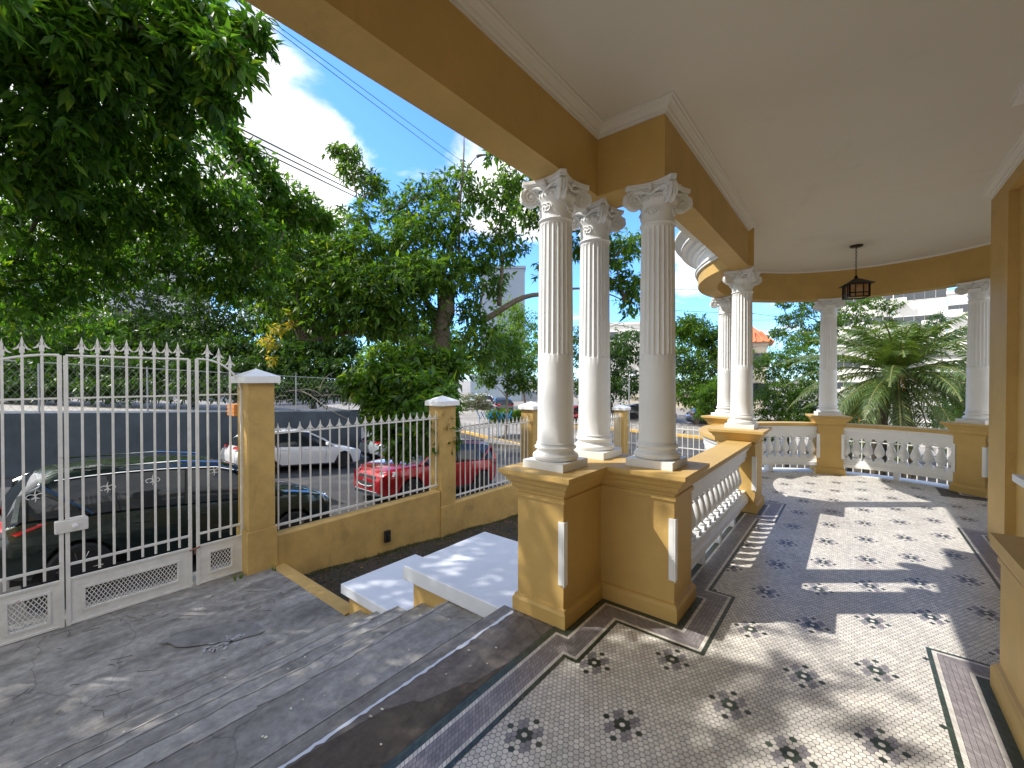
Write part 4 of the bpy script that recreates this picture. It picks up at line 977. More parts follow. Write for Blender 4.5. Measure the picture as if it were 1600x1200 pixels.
    lo2 = MB(); lo2.hexa([(.46*L,-W*.40,.24*k),(.46*L,W*.40,.24*k),(.45*L,W*.42,.34*k),(.45*L,-W*.42,.34*k),(.505*L,-W*.26,.24*k),(.505*L,W*.26,.24*k),(.500*L,W*.28,.34*k),(.500*L,-W*.28,.34*k)]); lo2.build('lower_bumper', M['chrome'] if kind=='suv' else M['plastic'], car, bevel=.012)
    for xc in (xr-.5*L, xf-.5*L):
        for s in (1,-1):
            wm = MB(); R0 = .335*k; c = Vector((xc, s*(W/2-.10), R0))
            wm.lathe([(R0*.62,-.105),(R0*.92,-.105),(R0*.99,-.08),(R0,-.03),(R0,.04),(R0*.99,.08),(R0*.92,.105),(R0*.70,.105),(R0*.68,.09)], c=c, n=36, axis=(0,s,0)); wo_ = wm.build('wheel', M['black'], car, smooth=True)
            rm = MB(); rm.lathe([(R0*.69,.092),(R0*.70,.075),(R0*.64,.04),(R0*.64,-.05)], c=c, n=36, axis=(0,s,0), cap=False)
            for q in range(10):
                a = 2*PI*q/10; d = Vector((math.cos(a),0,math.sin(a))); rm.tube([c+Vector((0,s*.055,0))+d*R0*.1, c+Vector((0,s*.075,0))+d*R0*.4, c+Vector((0,s*.078,0))+d*R0*.68], [R0*.07,R0*.05,R0*.055], 5)
            rm.lathe([(R0*.15,.04),(R0*.15,.072),(R0*.1,.085)], c=c, n=16, axis=(0,s,0)); rm.build('rim', M['rim'], wo_, smooth=True)
            bk_ = MB(); bk_.lathe([(R0*.64,-.06),(R0*.64,-.05)], c=c, n=24, axis=(0,s,0)); bk_.build('brake_disc', M['plastic'], wo_)
    return car
def slope(rz): 
    return 0
sl9 = math.atan(.09)
make_car('parked_suv', 'dark green suv parked right behind the white gate', M['cardark'], (-9.05, 2.2, float(gz(-9, 2.2))+.005), PI/2, 4.5, 1.86, 1.66, 'suv', pitch=sl9)
make_car('parked_suv', 'shiny red suv parked facing the camera behind the fence', M['carred'], (-10.42, 8.75, float(gz(-10.4, 8.75))+.005), -PI/2, 4.60, 1.86, 1.67, 'suv', pitch=-sl9)
make_car('parked_hatchback', 'white hatchback parked against the blue grey wall', M['carwhite'], (-15.9, 7.1, float(gz(-15.9, 7.1))+.005), PI/2, 4.45, 1.80, 1.47, 'hatch', pitch=sl9)
q = pz(596, 705, 0); 
make_car('parked_car', 'pale silver car behind the hanging foliage past the white hatchback', mat('silver_paint', (.45,.50,.56), rough=.25, coat=1., metal=.4), (-16.1, 12.4, float(gz(-16.1, 12.4))), PI/2, 4.5, 1.8, 1.5, 'hatch', pitch=sl9)
def far_car(name, label, paint, u, v, w, rz, kind='hatch', z=None):
    p = at(u, v, w); make_car(name, label, paint, (p.x, p.y, float(gz(p.x, p.y)) if z is None else z), rz, 4.5, 1.8, 1.48, kind, group='cars parked far across the street')
M['carblack'] = mat('black_car_paint', (.012,.013,.018), rough=.2, coat=1.)
far_car('parked_sedan', 'black car parked beyond the clipped hedge across the street', M['carblack'], 782, 640, 40, PI*.78, z=None)
far_car('parked_sedan', 'white car parked behind the black car across the street', M['carwhite'], 752, 636, 44, PI*.80, z=None)
far_car('parked_sedan', 'small red car glimpsed between two porch columns', M['carred'], 899, 664, 34, PI*.5, z=None)
far_car('parked_sedan', 'dark car parked under the trees right of the far pillar', M['carblack'], 1012, 670, 36, PI*.2)
far_car('parked_sedan', 'grey car parked behind the two leaning trunks', mat('grey_car_paint', (.25,.26,.28), rough=.3, metal=.4, coat=1), 1120, 668, 34, PI*.2)

# ================================================================ FOLIAGE
def leaves_mesh(name, P, D, Ln, m, wr=.36, far=False, fold=.12, droop=.18):
    n = len(P); D = D/np.maximum(1e-6, np.linalg.norm(D, axis=1, keepdims=True))
    up = R.normal(0, .45, (n, 3)) + np.array([0, 0, 1.]); side = np.cross(D, up); side /= np.maximum(1e-6, np.linalg.norm(side, axis=1, keepdims=True)); nor = np.cross(side, D)
    Lc = Ln[:, None]; W = Lc*wr*R.uniform(.8, 1.2, (n, 1))
    if far:
        V = np.stack([P, P + D*Lc*.45 + side*W*.5, P + D*Lc - nor*Lc*droop, P + D*Lc*.45 - side*W*.5], 1); k = 4
        idx = (np.arange(n)[:, None]*4 + np.array([0,1,2,3])).ravel(); lt = np.full(n, 4)
    else:
        V = np.stack([P, P + D*Lc*.38 + side*W*.5 + nor*Lc*fold*.5, P + D*Lc*.42, P + D*Lc*.38 - side*W*.5 + nor*Lc*fold*.5, P + D*Lc - nor*Lc*droop, ], 1); k = 5
        idx = (np.arange(n)[:, None, None]*5 + np.array([[0,2,1],[0,3,2],[1,2,4],[2,3,4]])[None]).reshape(-1); lt = np.full(n*4, 3)
    me = bpy.data.meshes.new(name); me.vertices.add(n*k); me.vertices.foreach_set('co', V.reshape(-1).astype(np.float32))
    me.loops.add(len(idx)); me.loops.foreach_set('vertex_index', idx.astype(np.int32)); me.polygons.add(len(lt))
    me.polygons.foreach_set('loop_start', np.concatenate([[0], np.cumsum(lt)[:-1]]).astype(np.int32)); me.polygons.foreach_set('loop_total', lt.astype(np.int32))
    me.materials.append(m); me.update(calc_edges=True); return me
def foliage(clusters, leaf, per=9, dens=1.):
    """clusters: (centre, (rx,ry,rz), twigs). Returns leaf bases, directions, sizes and twig tips"""
    PP, DD, LL, TW = [], [], [], []
    for (c, r, nt_) in clusters:
        nt_ = int(nt_*dens)
        c = np.array(c, float); r = np.array(r if hasattr(r, '__len__') else (r, r, r*.75), float)
        q = R.normal(0, 1, (nt_, 3)); q /= np.linalg.norm(q, axis=1, keepdims=True)
        rr = R.uniform(.25, 1, (nt_, 1))**.5 * R.uniform(.72, 1.14, (nt_, 1))
        # lumpy surface
        lump = 1 + .22*np.sin(q[:, :1]*5.3 + c[0]*3) * np.cos(q[:, 1:2]*4.7 + c[1]*2) + .12*np.sin(q[:, 2:]*7)
        p = c + q*r*rr*lump; out = q*np.array([1,1,.55]) + R.normal(0, .35, (nt_, 3)); out[:, 2] -= .15
        out /= np.linalg.norm(out, axis=1, keepdims=True); TW.append(np.concatenate([p, out], 1))
        k = per; a = R.uniform(0, 2*PI, (nt_, k)); 
        t1 = np.cross(out, np.array([0,0,1.])); t1 /= np.maximum(1e-5, np.linalg.norm(t1, axis=1, keepdims=True)); t2 = np.cross(out, t1)
        rad_ = (t1[:, None]*np.cos(a)[..., None] + t2[:, None]*np.sin(a)[..., None])
        d = out[:, None]*R.uniform(.1, .9, (nt_, k, 1)) + rad_*.9 + np.array([0,0,-.42]) + R.normal(0, .15, (nt_, k, 3))
        pos = p[:, None] + out[:, None]*R.uniform(-.9, .5, (nt_, k, 1))*leaf*1.1 + rad_*leaf*.12 
        PP.append(pos.reshape(-1, 3)); DD.append(d.reshape(-1, 3)); LL.append((leaf*R.uniform(.45, 1.3, nt_*k)))
    return np.concatenate(PP), np.concatenate(DD), np.concatenate(LL), np.concatenate(TW)
def limb(mb, a, b, r0, r1, n=6, wig=.08, seg=6):
    a, b = Vector(a), Vector(b); L = (b-a).length; pts = []; rs = []
    w1 = Vector(R.normal(0, 1, 3))*L*wig; w2 = Vector(R.normal(0, 1, 3))*L*wig
    for i in range(seg+1):
        t = i/seg; s = math.sin(PI*t); p = a.lerp(b, t) + w1*s*(1-t) + w2*s*t + Vector((0,0,L*.06*s)); pts.append(p); rs.append(r0 + (r1-r0)*t)
    mb.tube(pts, rs, n); return pts
def tree(name, label, base, nodes, clusters, leaf, m, cat='tree', per=9, trunk_r=.15, bark='bark', far=False, group=None, twigs=True, extra=None, wr=.36, limbr=.07, dens=2.2):
    base = Vector(base); t = thing(name, label, cat, base, 0, group)
    tk = MB(); nn = [base] + [Vector(n) for n in nodes]
    if nodes:
        rs = [trunk_r*(1 - .55*i/len(nn)) for i in range(len(nn))]
        P_ = []; Rr = []
        for i in range(len(nn)-1):
            for s in np.linspace(0, 1, 5)[:-1]: P_.append(nn[i].lerp(nn[i+1], s) + Vector(R.normal(0, trunk_r*.12, 3))); Rr.append(rs[i] + (rs[i+1]-rs[i])*s)
        P_[0] = base.copy(); P_.append(nn[-1]); Rr.append(rs[-1]); Rr[0] *= 1.35; tk.tube(P_, Rr, 10)
    nx_ = nn[1:] + [Vector(e[1]) for e in (extra or [])]
    for (c, r, n_) in clusters:
        c = Vector(c)
        if nodes:
            o = min(nx_, key=lambda q: (q - c).length + (1.5 if q.z > c.z else 0))
            nx_.append(c.copy())
            pts = limb(tk, o, c, min(limbr, max(.02, trunk_r*.35)), .008, 6)
        else: pts = [c]
        rr = r[0] if hasattr(r, '__len__') else r
        for k in range(7):
            d = Vector(R.normal(0, 1, 3)).normalized(); s = pts[-1].lerp(pts[max(0, len(pts)-3)], random.random())
            limb(tk, s, c + Vector((d.x*rr*.85, d.y*rr*.85, d.z*rr*.6)), .008 if not far else .016, .003, 4, seg=4)
    P, D, L, TW = foliage(clusters, leaf, per, dens)
    if extra:
        for (a, b, r0, r1) in extra: limb(tk, a, b, r0, r1, 8, wig=.05, seg=8)
    b3 = np.array(base)
    tk.v = [(v[0]-b3[0], v[1]-b3[1], v[2]-b3[2]) for v in tk.v]
    if tk.v and (nodes or extra): tk.build('trunk' if nodes else 'stem', M[bark], t, smooth='all', fix=False)
    me = leaves_mesh('crown', P - b3, D, L, m, wr=wr, far=far); o = bpy.data.objects.new('crown', me); col.objects.link(o); o.parent = t
    return t
def C(u, v, w, rpx, n, flat=.8):      # cluster seen at (u,v) at depth w with a radius of rpx photo pixels
    r = rpx*w/F_PX; return (at(u, v, w), (r, r, r*flat), n)

# -- big tree at the left whose crown hangs over the landing
cl = []
for (u, v, w, r, n) in [(20,30,5.6,120,150),(130,60,5.2,110,150),(250,30,5.6,100,140),(330,60,5.4,70,80),(360,95,5.0,36,22),(400,50,5.2,28,14),(60,160,5.6,110,140),(180,150,6.2,100,130),(290,150,6.4,70,70),(340,150,5.6,36,22),
    (30,260,6.2,90,120),(120,250,6.8,90,120),(215,235,7.2,70,75),(300,245,7.5,62,60),(60,340,7.5,90,130),(160,330,7.8,80,120),(250,320,8.2,80,110),(330,310,8.6,60,80),(380,360,9.0,55,75),
    (20,440,8.0,90,130),(120,420,8.8,80,110),(210,400,9.4,75,100),(300,390,9.6,70,90),(400,420,10,60,80),(350,440,10,55,60),(30,520,9.5,60,60),(120,500,10.5,60,50),(350,205,9,26,30),(385,245,9.6,30,40),(425,285,10.2,32,50),(465,320,11,32,50),(400,320,10.4,46,70),(440,350,11,44,70),(500,345,11.6,26,36)]:
    cl.append(C(u, v, w, r, n))
_=0
for p_, r, n in [((-6.5,-1.5,4.6),1.3,150),((-8.,-3.,5.2),1.6,170),((-6.,-3.2,5.),1.5,150),((-7.5,-.3,6.2),1.3,130),((-6.0,-.5,5.4),1.0,90),((-9.5,-1.,6.4),1.6,150),((-10.6,-2.7,6.2),1.7,190),((-11.6,-1.4,6.2),1.6,150),((-12,-3.6,7.2),1.6,120),((-10,-4.5,6.),1.8,150),((-7.5,-5,6),1.6,130),((-6.0,-2.4,6.4),1.0,80),((-5.5,-1.9,6.0),.9,75),((-5.6,-1.5,6.9),.8,16)]:  # out-of-view crown clusters, added to shade the landing and porch floor
    cl.append((p_, (r, r, r*.7), n))
tree('shade_tree', 'large broad leaved tree overhanging the gate at the left edge', (-9.8, -3.6, float(gz(-9.8,-3.6))), [(-9.7,-3.3,1.2),(-9.3,-2.6,3.2),(-8.8,-1.8,4.6),(-8.4,-.6,5.6)], cl, .19, L_['near'], trunk_r=.34, per=11, dens=1.55, limbr=.035)
# -- big forked tree in the middle
base2 = at(700, 742, 15.6); base2.z = float(gz(base2.x, base2.y)) - .1
cl = []
for (u, v, w, r, n) in [(470,400,13,60,110),(520,440,12.6,60,120),(560,390,13.5,55,110),(600,450,12.6,60,130),(640,380,14,55,110),(690,350,14.5,50,100),(650,430,13,50,100),(560,480,12.4,55,110),(500,490,12.8,50,80),(610,500,13,45,70),(440,450,13,50,80),(420,400,14,50,90),(460,350,15,45,70),(500,360,15,50,90),(540,420,14.5,50,100),(590,500,14,45,80),(450,500,14,50,80),(660,500,15,40,60),(620,420,15.5,50,90),
    (720,300,15,50,70),(780,320,15.5,45,60),(740,400,15,45,70),(800,290,14.5,40,50),(830,330,14,35,40),(790,380,15.5,40,60),(700,430,14,45,80),(760,440,15.5,40,50),(620,330,15,35,45),(660,300,15.5,32,35),(560,340,15.5,32,40),(590,300,16,24,22),
    (545,265,16,24,26),(575,280,16,22,20),(525,235,16,14,12),(548,240,16,16,14),(750,540,14,50,70),(790,550,15.5,40,50),(735,490,15,35,40),(770,240,14.5,14,8),(880,330,14.5,35,40),(930,360,14.5,34,40),(960,400,15,34,44),(985,380,15,24,24),(980,440,15,28,34),(940,440,15.5,22,20),(985,475,15.5,22,20),(900,390,15,26,24),(860,420,15.5,26,24)]:
    cl.append(C(u, v, w, r, n))
for (u, v, w, r, n) in [(640,600,10.2,42,80),(670,610,9.6,36,70),(620,640,10,36,70),(655,650,9.0,34,70),(680,640,8.6,28,55),(675,665,8.2,20,36),(600,590,10.6,36,50),(640,690,9.6,26,40),(590,650,10.3,22,26),(700,570,11,34,60),(650,560,11,34,70),(622,700,9.8,18,30),(660,675,8.7,24,50),(690,655,8.1,20,36),(585,620,10.4,26,50),(640,580,10.6,40,80),(610,665,9.9,30,60),(560,600,11,24,40),(700,620,8.6,20,30),(690,690,8.0,14,16)]:
    cl.append(C(u, v, w, r, n))
E_ = [(at(696,600,15.4), at(664,470,15), .22, .12), (at(700,590,15.4), at(690,440,14.8), .20, .10), (at(705,600,15.4), at(745,500,15.4), .17, .11), (at(745,505,15.4), at(845,460,15.3), .13, .08), (at(780,478,15.4), at(778,380,15.3), .09, .04), (at(845,460,15.3), at(870,380,15), .06, .025),
      (at(690,560,15.2), at(615,520,14), .12, .05), (at(615,520,14), at(470,530,12.5), .09, .04), (at(718,400,14.8), at(725,215,14.6), .05, .02), (at(690,440,14.8), at(716,300,14.8), .08, .03), (at(722,290,14.6), at(745,245,14.5), .03, .015), (at(845,460,15.3), at(975,470,15.2), .06, .02), (at(650,500,14.9), at(560,320,15.6), .06, .02), (at(560,320,15.6), at(540,230,16), .025, .01),
      (at(700,620,15), at(650,560,11.2), .08, .03), (at(650,560,11.2), at(670,620,9.4), .03, .012)]
tree('street_tree', 'big forked street tree behind the fence with foliage drooping over the middle pillar', base2, [at(698,640,15.5), at(696,600,15.4), at(690,520,15), at(700,440,14.8)], cl, .24, L_['mid'], trunk_r=.48, per=9, extra=E_, wr=.36, dens=1.75, limbr=.06)
# yellowing sprig
tree('yellowing_branch', 'small branch of yellow leaves above the first fence pillar', at(470, 500, 12.3), [], [C(420,535,12,12,7), C(432,515,12,10,5), C(428,562,12,6,3), C(455,505,12.2,10,3)], .17, L_['yellow'], cat='branch', per=8, extra=[(at(480,500,12.4), at(420,535,12), .012, .005)])
# -- trees of the lot behind the grey wall
lot = [('leafy tree growing behind the wall at far left', [(20,520,22,70,130),(-30,430,23,80,100),(60,440,24,70,110),(10,590,21,40,60),(80,590,21,40,60),(90,370,24,60,90),(-20,350,24,60,80)], (40,640)),
       ('leafy tree behind the wall above the middle of the gate', [(140,520,23,60,120),(190,450,24,60,110),(110,570,22,40,60),(230,520,23,50,90),(160,590,21,36,60),(220,590,21,32,50),(170,380,24,55,90),(240,350,24,50,80)], (170,640)),
       ('bushy tree behind the wall left of the first pillar', [(290,540,23,60,120),(340,480,24,60,120),(270,470,25,50,90),(370,550,22,45,80),(320,590,21,34,50),(270,590,21,32,50),(330,400,25,60,100),(390,440,25,50,80),(300,340,25,50,70)], (300,640)),
       ('leafy tree behind the wall right of the first pillar', [(450,560,21,50,110),(500,520,22,50,90),(480,600,20,30,50),(540,560,22,45,80),(430,610,20,24,30),(410,580,21,36,60),(480,450,23,50,80),(420,490,23,45,80),(440,390,24,45,70)], (490,640)),
       ('bright green tree behind the drooping foliage', [(600,560,20,40,80),(640,520,21,45,80),(570,600,19,28,40),(690,530,22,40,60)], (610,640))]
for i, (lab, cs, (bu, bv)) in enumerate(lot):
    b = at(bu, bv, 22); b.z = .1 if i < 4 else float(gz(b.x, b.y))
    tree('lot_tree', lab, b, [b + Vector((.1,0,1.2)), b + Vector((0,.2,2.6))], [C(*c) for c in cs], .30, L_['bright'] if i == 4 else L_['dark'], per=8, far=True, trunk_r=.13, group='trees growing behind the blue grey wall', limbr=.05)
under = [('dark leafy bushes behind the wall at the far left', -20, 130), ('dark leafy bushes behind the wall left of the gate middle', 150, 270), ('dark leafy bushes behind the wall just left of the first pillar', 290, 390), ('dark leafy bushes behind the wall right of the first pillar', 420, 560)]
for lab, ua, ub in under:
    cs = [C(u, v, w, 26, 60) for u in range(ua, ub, 30) for (v, w) in ((606, 19.3), (575, 20.2), (545, 21.5), (515, 23))]
    tree('bush', lab, at((ua+ub)/2, 640, 20), [], cs, .24, L_['dark'], cat='bush', per=8, far=True, group='bushes along the blue grey wall', dens=1.6)
sh = [C(500,612,19.5,12,16), C(463,610,20,14,18)]
tree('shrub', 'spiky light green shrub on top of the grey wall beside the sign', at(478, 632, 19.5), [], sh, .35, L_['bright'], cat='shrub', per=8, far=True, wr=.08)
# dry branches lying on the wall
db = MB()
for k in range(14):
    a = at(random.uniform(395,540), random.uniform(600,632), 17.3); b = a + Vector((R.normal(0,.4), R.normal(0,1.0), R.normal(0,.35))); limb(db, a, b, .02, .005, 5)
limb(db, at(470,610,16.8), at(545,655,16.3), .018, .006, 5)
tag(db.build('dry_branches', M['bark2']), 'tangle of bare grey branches lying over the top of the blue grey wall', 'branches')
# -- trees across the street and round the garden
def simple_tree(lab, b, cs, leaf, m, name='street_tree', tr=.15, per=8, group=None, bark='bark', wr=.42):
    b = Vector(b); top = max(c[0].z for c in cs); mid_ = sum((c[0] for c in cs), Vector())/len(cs); h = mid_.z - b.z
    return tree(name, lab, b, [b.lerp(mid_, .3) + Vector((.1,0,0)), b.lerp(mid_, .6), b.lerp(mid_, .9)], cs, leaf, m, trunk_r=tr, per=per, far=True, group=group, bark=bark, wr=wr)
def gb(u, w): p = at(u, 640, w); return (p.x, p.y, float(gz(p.x, p.y)) - .1)
simple_tree('slender bright tree on the corner pavement in front of the black car', gb(789, 26), [C(775,560,26,34,90), C(812,570,26,34,90), C(790,530,26,34,80), C(760,590,26,22,50), C(825,600,26,22,50), C(800,600,26,20,40)], .22, L_['mid'], tr=.09, bark='bark2')
simple_tree('pale olive tree behind the corner tree left of the columns', gb(822, 42), [C(825,520,42,40,120), C(800,490,42,30,80), C(840,560,40,34,90), C(745,560,44,30,80)], .32, L_['bright'], tr=.12)
simple_tree('tall dark tree seen between the first porch columns', gb(960, 36), [C(950,560,36,46,170), C(985,540,37,40,140), C(905,540,38,36,110), C(975,600,35,34,110), C(930,610,35,30,80), C(890,600,40,30,60)], .30, L_['dark'], tr=.16)
simple_tree('dense dark green tree right of the third column', gb(1088, 33), [C(1085,520,34,36,180), C(1120,535,34,36,170), C(1060,560,33,38,170), C(1110,580,33,40,180), C(1140,560,34,34,120), C(1080,610,32,34,140), C(1130,620,32,30,90), C(1070,510,34,24,80), C(1040,600,33,30,80)], .28, L_['mid'], tr=.20)
simple_tree('leaning street tree with dark trunk behind the white garden fence', gb(1110, 30), [C(1110,640,29,22,50), C(1125,610,28,26,80), C(1145,630,28,26,70), C(1100,620,29,20,50)], .24, L_['mid'], tr=.15)
g2 = lambda u, w: (at(u, 640, w).x, at(u, 640, w).y, -1.9)
simple_tree('round dense bush behind the columns left of the palm', g2(1228, 15), [C(1205,570,15,34,170), C(1245,560,15,36,180), C(1225,610,14.6,40,220), C(1195,630,14.6,34,160), C(1262,620,14.6,34,170), C(1235,655,14.2,34,140), C(1195,670,14.4,30,100), C(1275,580,15,26,100), C(1275,655,14.4,30,100)], .085, L_['mid'], name='garden_tree', tr=.08, per=9)
simple_tree('airy loose tree top rising behind the round bush', g2(1262, 20), [C(1235,500,20,22,60), C(1262,480,20,22,60), C(1225,470,20,14,26), C(1275,520,20,26,80), C(1250,535,19,26,80), C(1215,520,20,14,30), C(1325,480,21,24,60), C(1360,470,21,20,46), C(1390,480,21,18,30), C(1345,500,21,22,50), C(1300,505,20,24,60), C(1390,505,21,14,20)], .14, L_['mid'], name='garden_tree', tr=.09, per=8)
simple_tree('dark low tree beside the palm at the right', g2(1500, 17), [C(1500,625,17,34,130), C(1530,640,16,34,120), C(1480,650,16,26,80), C(1530,600,17,24,60), C(1340,650,17,30,90), C(1440,520,22,26,70), C(1465,500,22,16,30)], .13, L_['dark'], name='garden_tree', tr=.09)
# -- palm
def palm(label, base, crown, n, fl, m):
    t = thing('palm_tree', label, 'palm tree', base)
    base, crown = Vector(base), Vector(crown); rel = crown - base
    tk = MB()
    for (dx, dy) in ((0,0),(.35,.1),(-.3,.2),(.15,-.3),(-.5,-.1)):
        L = rel.length*(.9 if dx else 1); tk.tube([(dx, dy, 0), (dx*.9+.03, dy, L*.35), (dx*.7, dy*.7, L*.75), (dx*.35, dy*.35, L*.97)], [.09,.08,.07,.08], 8)
    tk.build('trunk', M['bark'], t, smooth='all', fix=False)
    Pn, Dn, Ln = [], [], []
    for k in range(n):
        a = 2*PI*k*.382 + R.normal(0,.15); el = rad(-48 + 124*(k/n)**.9) ; el += R.normal(0,.08); L = fl*R.uniform(.85,1.1)*(1 if el < 1.2 else .8)
        H_ = Vector((math.cos(a), math.sin(a), 0)); pts = []; p = rel + Vector((0,0,-.1)); e = el; sg = 16
        for i in range(sg+1):
            pts.append(p.copy()); p = p + (H_*math.cos(e) + Vector((0,0,1))*math.sin(e))*(L/sg); e -= rad(2.6 + 3.2*i/sg*1.7)*(.9 if el > .9 else .8)
        fm = MB(); fm.tube(pts, [.022*(1-.8*i/sg)+.003 for i in range(sg+1)], 5)
        V, Fc = [], []
        for i in range(2, sg):
            for j in range(5):
                tt = (i + j/5)/sg; f0 = pts[i].lerp(pts[i+1], j/5); T = (pts[i+1]-pts[i]).normalized(); Sd = T.cross(Vector((0,0,1)));
                Sd = Sd.normalized() if Sd.length > .05 else Vector((-H_.y, H_.x, 0)); Up = Sd.cross(T)
                ll = .40*math.sin(PI*min(1, .12+tt*.95))**.7*fl/2.4 + .05
                for s in (1,-1):
                    d = (Sd*s*.8 + T*.62 + Up*.22 + Vector((0,0,-.28)) + Vector(R.normal(0,.09,3))).normalized(); w = .013*fl/2.4; b = len(V); wv = T*w
                    m1 = f0 + d*ll*.5; tip = f0 + (d + Vector((0,0,-.32))).normalized()*ll
                    V += [f0-wv*.5, m1-wv, m1+wv, f0+wv*.5, tip]; Fc += [(b,b+1,b+2,b+3),(b+1,b+4,b+2)]
        fm.add(V, Fc, 1); fm.build('frond', [M['frondstem'], m], t, fix=False)
    dl = MB()
    for k in range(14):
        a = random.random()*2*PI; q0 = rel + Vector((0,0,-.2)); dl.tube([q0, q0 + Vector((math.cos(a)*.25, math.sin(a)*.25, .1)), q0 + Vector((math.cos(a)*.4, math.sin(a)*.4, -.3))], [.015,.012,.006], 5)
    dl.build('flower_stalks', M['palmflower'], t)
    return t
M['frondstem'] = mat('frond_stem', (.16,.17,.05), rough=.5); M['palmflower'] = mat('palm_flower', (.55,.30,.04), rough=.7)
pb_ = at(1400, 660, 10.6); palm('large feathery palm with yellow stalks beyond the balustrade', (pb_.x, pb_.y, -1.9), at(1402, 578, 10.6), 60, 2.6, L_['palm'])
pb_ = at(1345, 660, 13.5); palm('smaller palm partly hidden left of the large palm', (pb_.x, pb_.y, -1.9), at(1335, 640, 13.5), 20, 1.9, L_['palm'])
pb_ = at(1560, 640, 11); palm('palm at the right half hidden by the last column', (pb_.x, pb_.y, -1.9), at(1555, 600, 11), 24, 2.2, L_['palm'])
# -- hedge, shrub and blue frames on the corner
hc = []
for k in range(16): hc.append((at(770 + k*7, 648 + (k % 3)*2, 27), (.55,.55,.42), 60))
tree('clipped_hedge', 'bright low hedge on the corner pavement between the first two fence pillars', at(800, 660, 27), [], hc, .16, L_['bright'], cat='hedge', per=8, far=True)
hc = [C(735,624,26,14,60), C(752,622,26,14,60), C(744,632,26,14,60), C(728,634,26,10,30), C(760,634,26,10,30)]
tree('silver_shrub', 'rounded silvery shrub standing left of the hedge', at(745, 645, 26), [], hc, .12, L_['silver'], cat='shrub', per=8, far=True)
for (u, v, lab) in [(757, 649, 'bright blue zigzag frame left of the pair beside the hedge'), (787, 650, 'bright blue zigzag frame right of the pair beside the hedge')]:
    p = at(u, v, 25); z0 = float(gz(p.x, p.y)) + .16; zg = MB(); r = Vector((math.cos(YAW), math.sin(YAW), 0)); q = Vector((0, 0, p.z-z0))
    P_ = [r*x + Vector((0,0,z)) for x, z in ((-.45,.28),(-.25,-.2),(0,.22),(.22,-.22),(.5,.32))]; zg.tube([a + q for a in P_], .035, 6)
    P_ = [r*x + Vector((.1,.1,z)) for x, z in ((-.35,.2),(-.1,-.25),(.1,.15),(.38,-.15))]; zg.tube([a + q for a in P_], .03, 6)
    for sx in (-.3,.3): zg.tube([r*sx, r*sx + q], .02, 5)
    o = zg.build('blue_frame', M['blue'], loc=(p.x, p.y, z0)); tag(o, lab, 'frame', 'blue frames by the hedge')
# ================================================================ BUILDINGS
def building(name, label, u0, u1, vtop, w, m, vbot=660, depth=14, rz=None, wins=None, roof=None, cat='building', floors=True, winm='win'):
    Dh = w*math.hypot(1, ((u0+u1)/2-800)/F_PX); a, b = [at(q, 600, Dh/math.hypot(1, (q-800)/F_PX)) for q in (u0, u1)]; d = Vector((b.x-a.x, b.y-a.y, 0)); L = d.length; d.normalize(); n = Vector((-d.y, d.x, 0))
    zt = at((u0+u1)/2, vtop, w).z; zb = -4.; t = thing(name, label, cat, (a.x, a.y, zb)); ang_ = math.atan2(d.y, d.x); t.rotation_euler = (0,0,ang_)
    H_ = zt - zb; wl_ = MB(); wl_.box(0, 0, 0, L, depth, H_); wl_.box(-.15, -.15, H_+.001, L+.15, depth+.15, H_+.35); wl_.build('wall', m, t)
    if wins:
        nx, nz, ww_, wh, z0, dz = wins
        for i in range(nx):
            for j in range(nz):
                x = L*(i+.5)/nx; z = H_ - z0 - j*dz
                if z < .5: continue
                f = MB(); f.box(x-ww_/2-.07, -.06, z-.07, x+ww_/2+.07, -.002, z+wh+.07); fo = f.build('window', m, t)
                g_ = MB(); g_.box(x-ww_/2, -.075, z, x+ww_/2, -.0605, z+wh); g_.build('pane', M[winm], fo)
                if (i*3 + j) % 5 == 0:
                    c_ = MB(); c_.box(x-ww_/2-.3, -1.0, z-.5, x+ww_/2+.3, -.0, z-.38); c_.box(x-ww_/2-.3, -1.0, z-.38, x+ww_/2+.3, -.94, z+.3); c_.build('balcony', m, t)
    if roof:
        r_ = MB(); e = .6; r_.add([(-e,-e,H_+.352),(L+e,-e,H_+.352),(L+e,depth+e,H_+.352),(-e,depth+e,H_+.352),(L/2,depth/2,H_+roof)], [(0,1,4),(1,2,4),(2,3,4),(3,0,4),(3,2,1,0)]); 
        for k in range(int(L/.4)):   # tile ribs on the front slope
            x = -e + (k+.5)*(L+2*e)/int(L/.4); r_.tube([(x,-e,H_+.38),(x + (L/2-x)*.5, -e+(depth/2+e)*.5, H_+.352+roof*.5)], .09, 5)
        r_.build('roof', M['rooftile'], t)
    return t
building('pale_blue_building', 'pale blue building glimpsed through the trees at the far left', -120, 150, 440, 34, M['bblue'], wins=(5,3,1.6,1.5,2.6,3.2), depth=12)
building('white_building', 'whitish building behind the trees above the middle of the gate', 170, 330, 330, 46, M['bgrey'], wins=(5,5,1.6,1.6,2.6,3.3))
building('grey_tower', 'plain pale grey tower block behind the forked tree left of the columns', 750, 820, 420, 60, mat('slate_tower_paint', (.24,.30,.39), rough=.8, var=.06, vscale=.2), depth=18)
building('white_low_block', 'low white block with flat roof seen between the first and second columns', 930, 1010, 508, 62, M['bwhite'], wins=(4,2,1.2,1.0,2.0,3))
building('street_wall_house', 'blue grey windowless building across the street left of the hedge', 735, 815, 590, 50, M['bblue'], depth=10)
building('tile_roof_house', 'cream house with an orange tiled roof beside the fourth column', 1150, 1198, 541, 40, M['cream'], wins=(3,2,1.2,1.3,2.0,2.8), roof=2.2, depth=5)
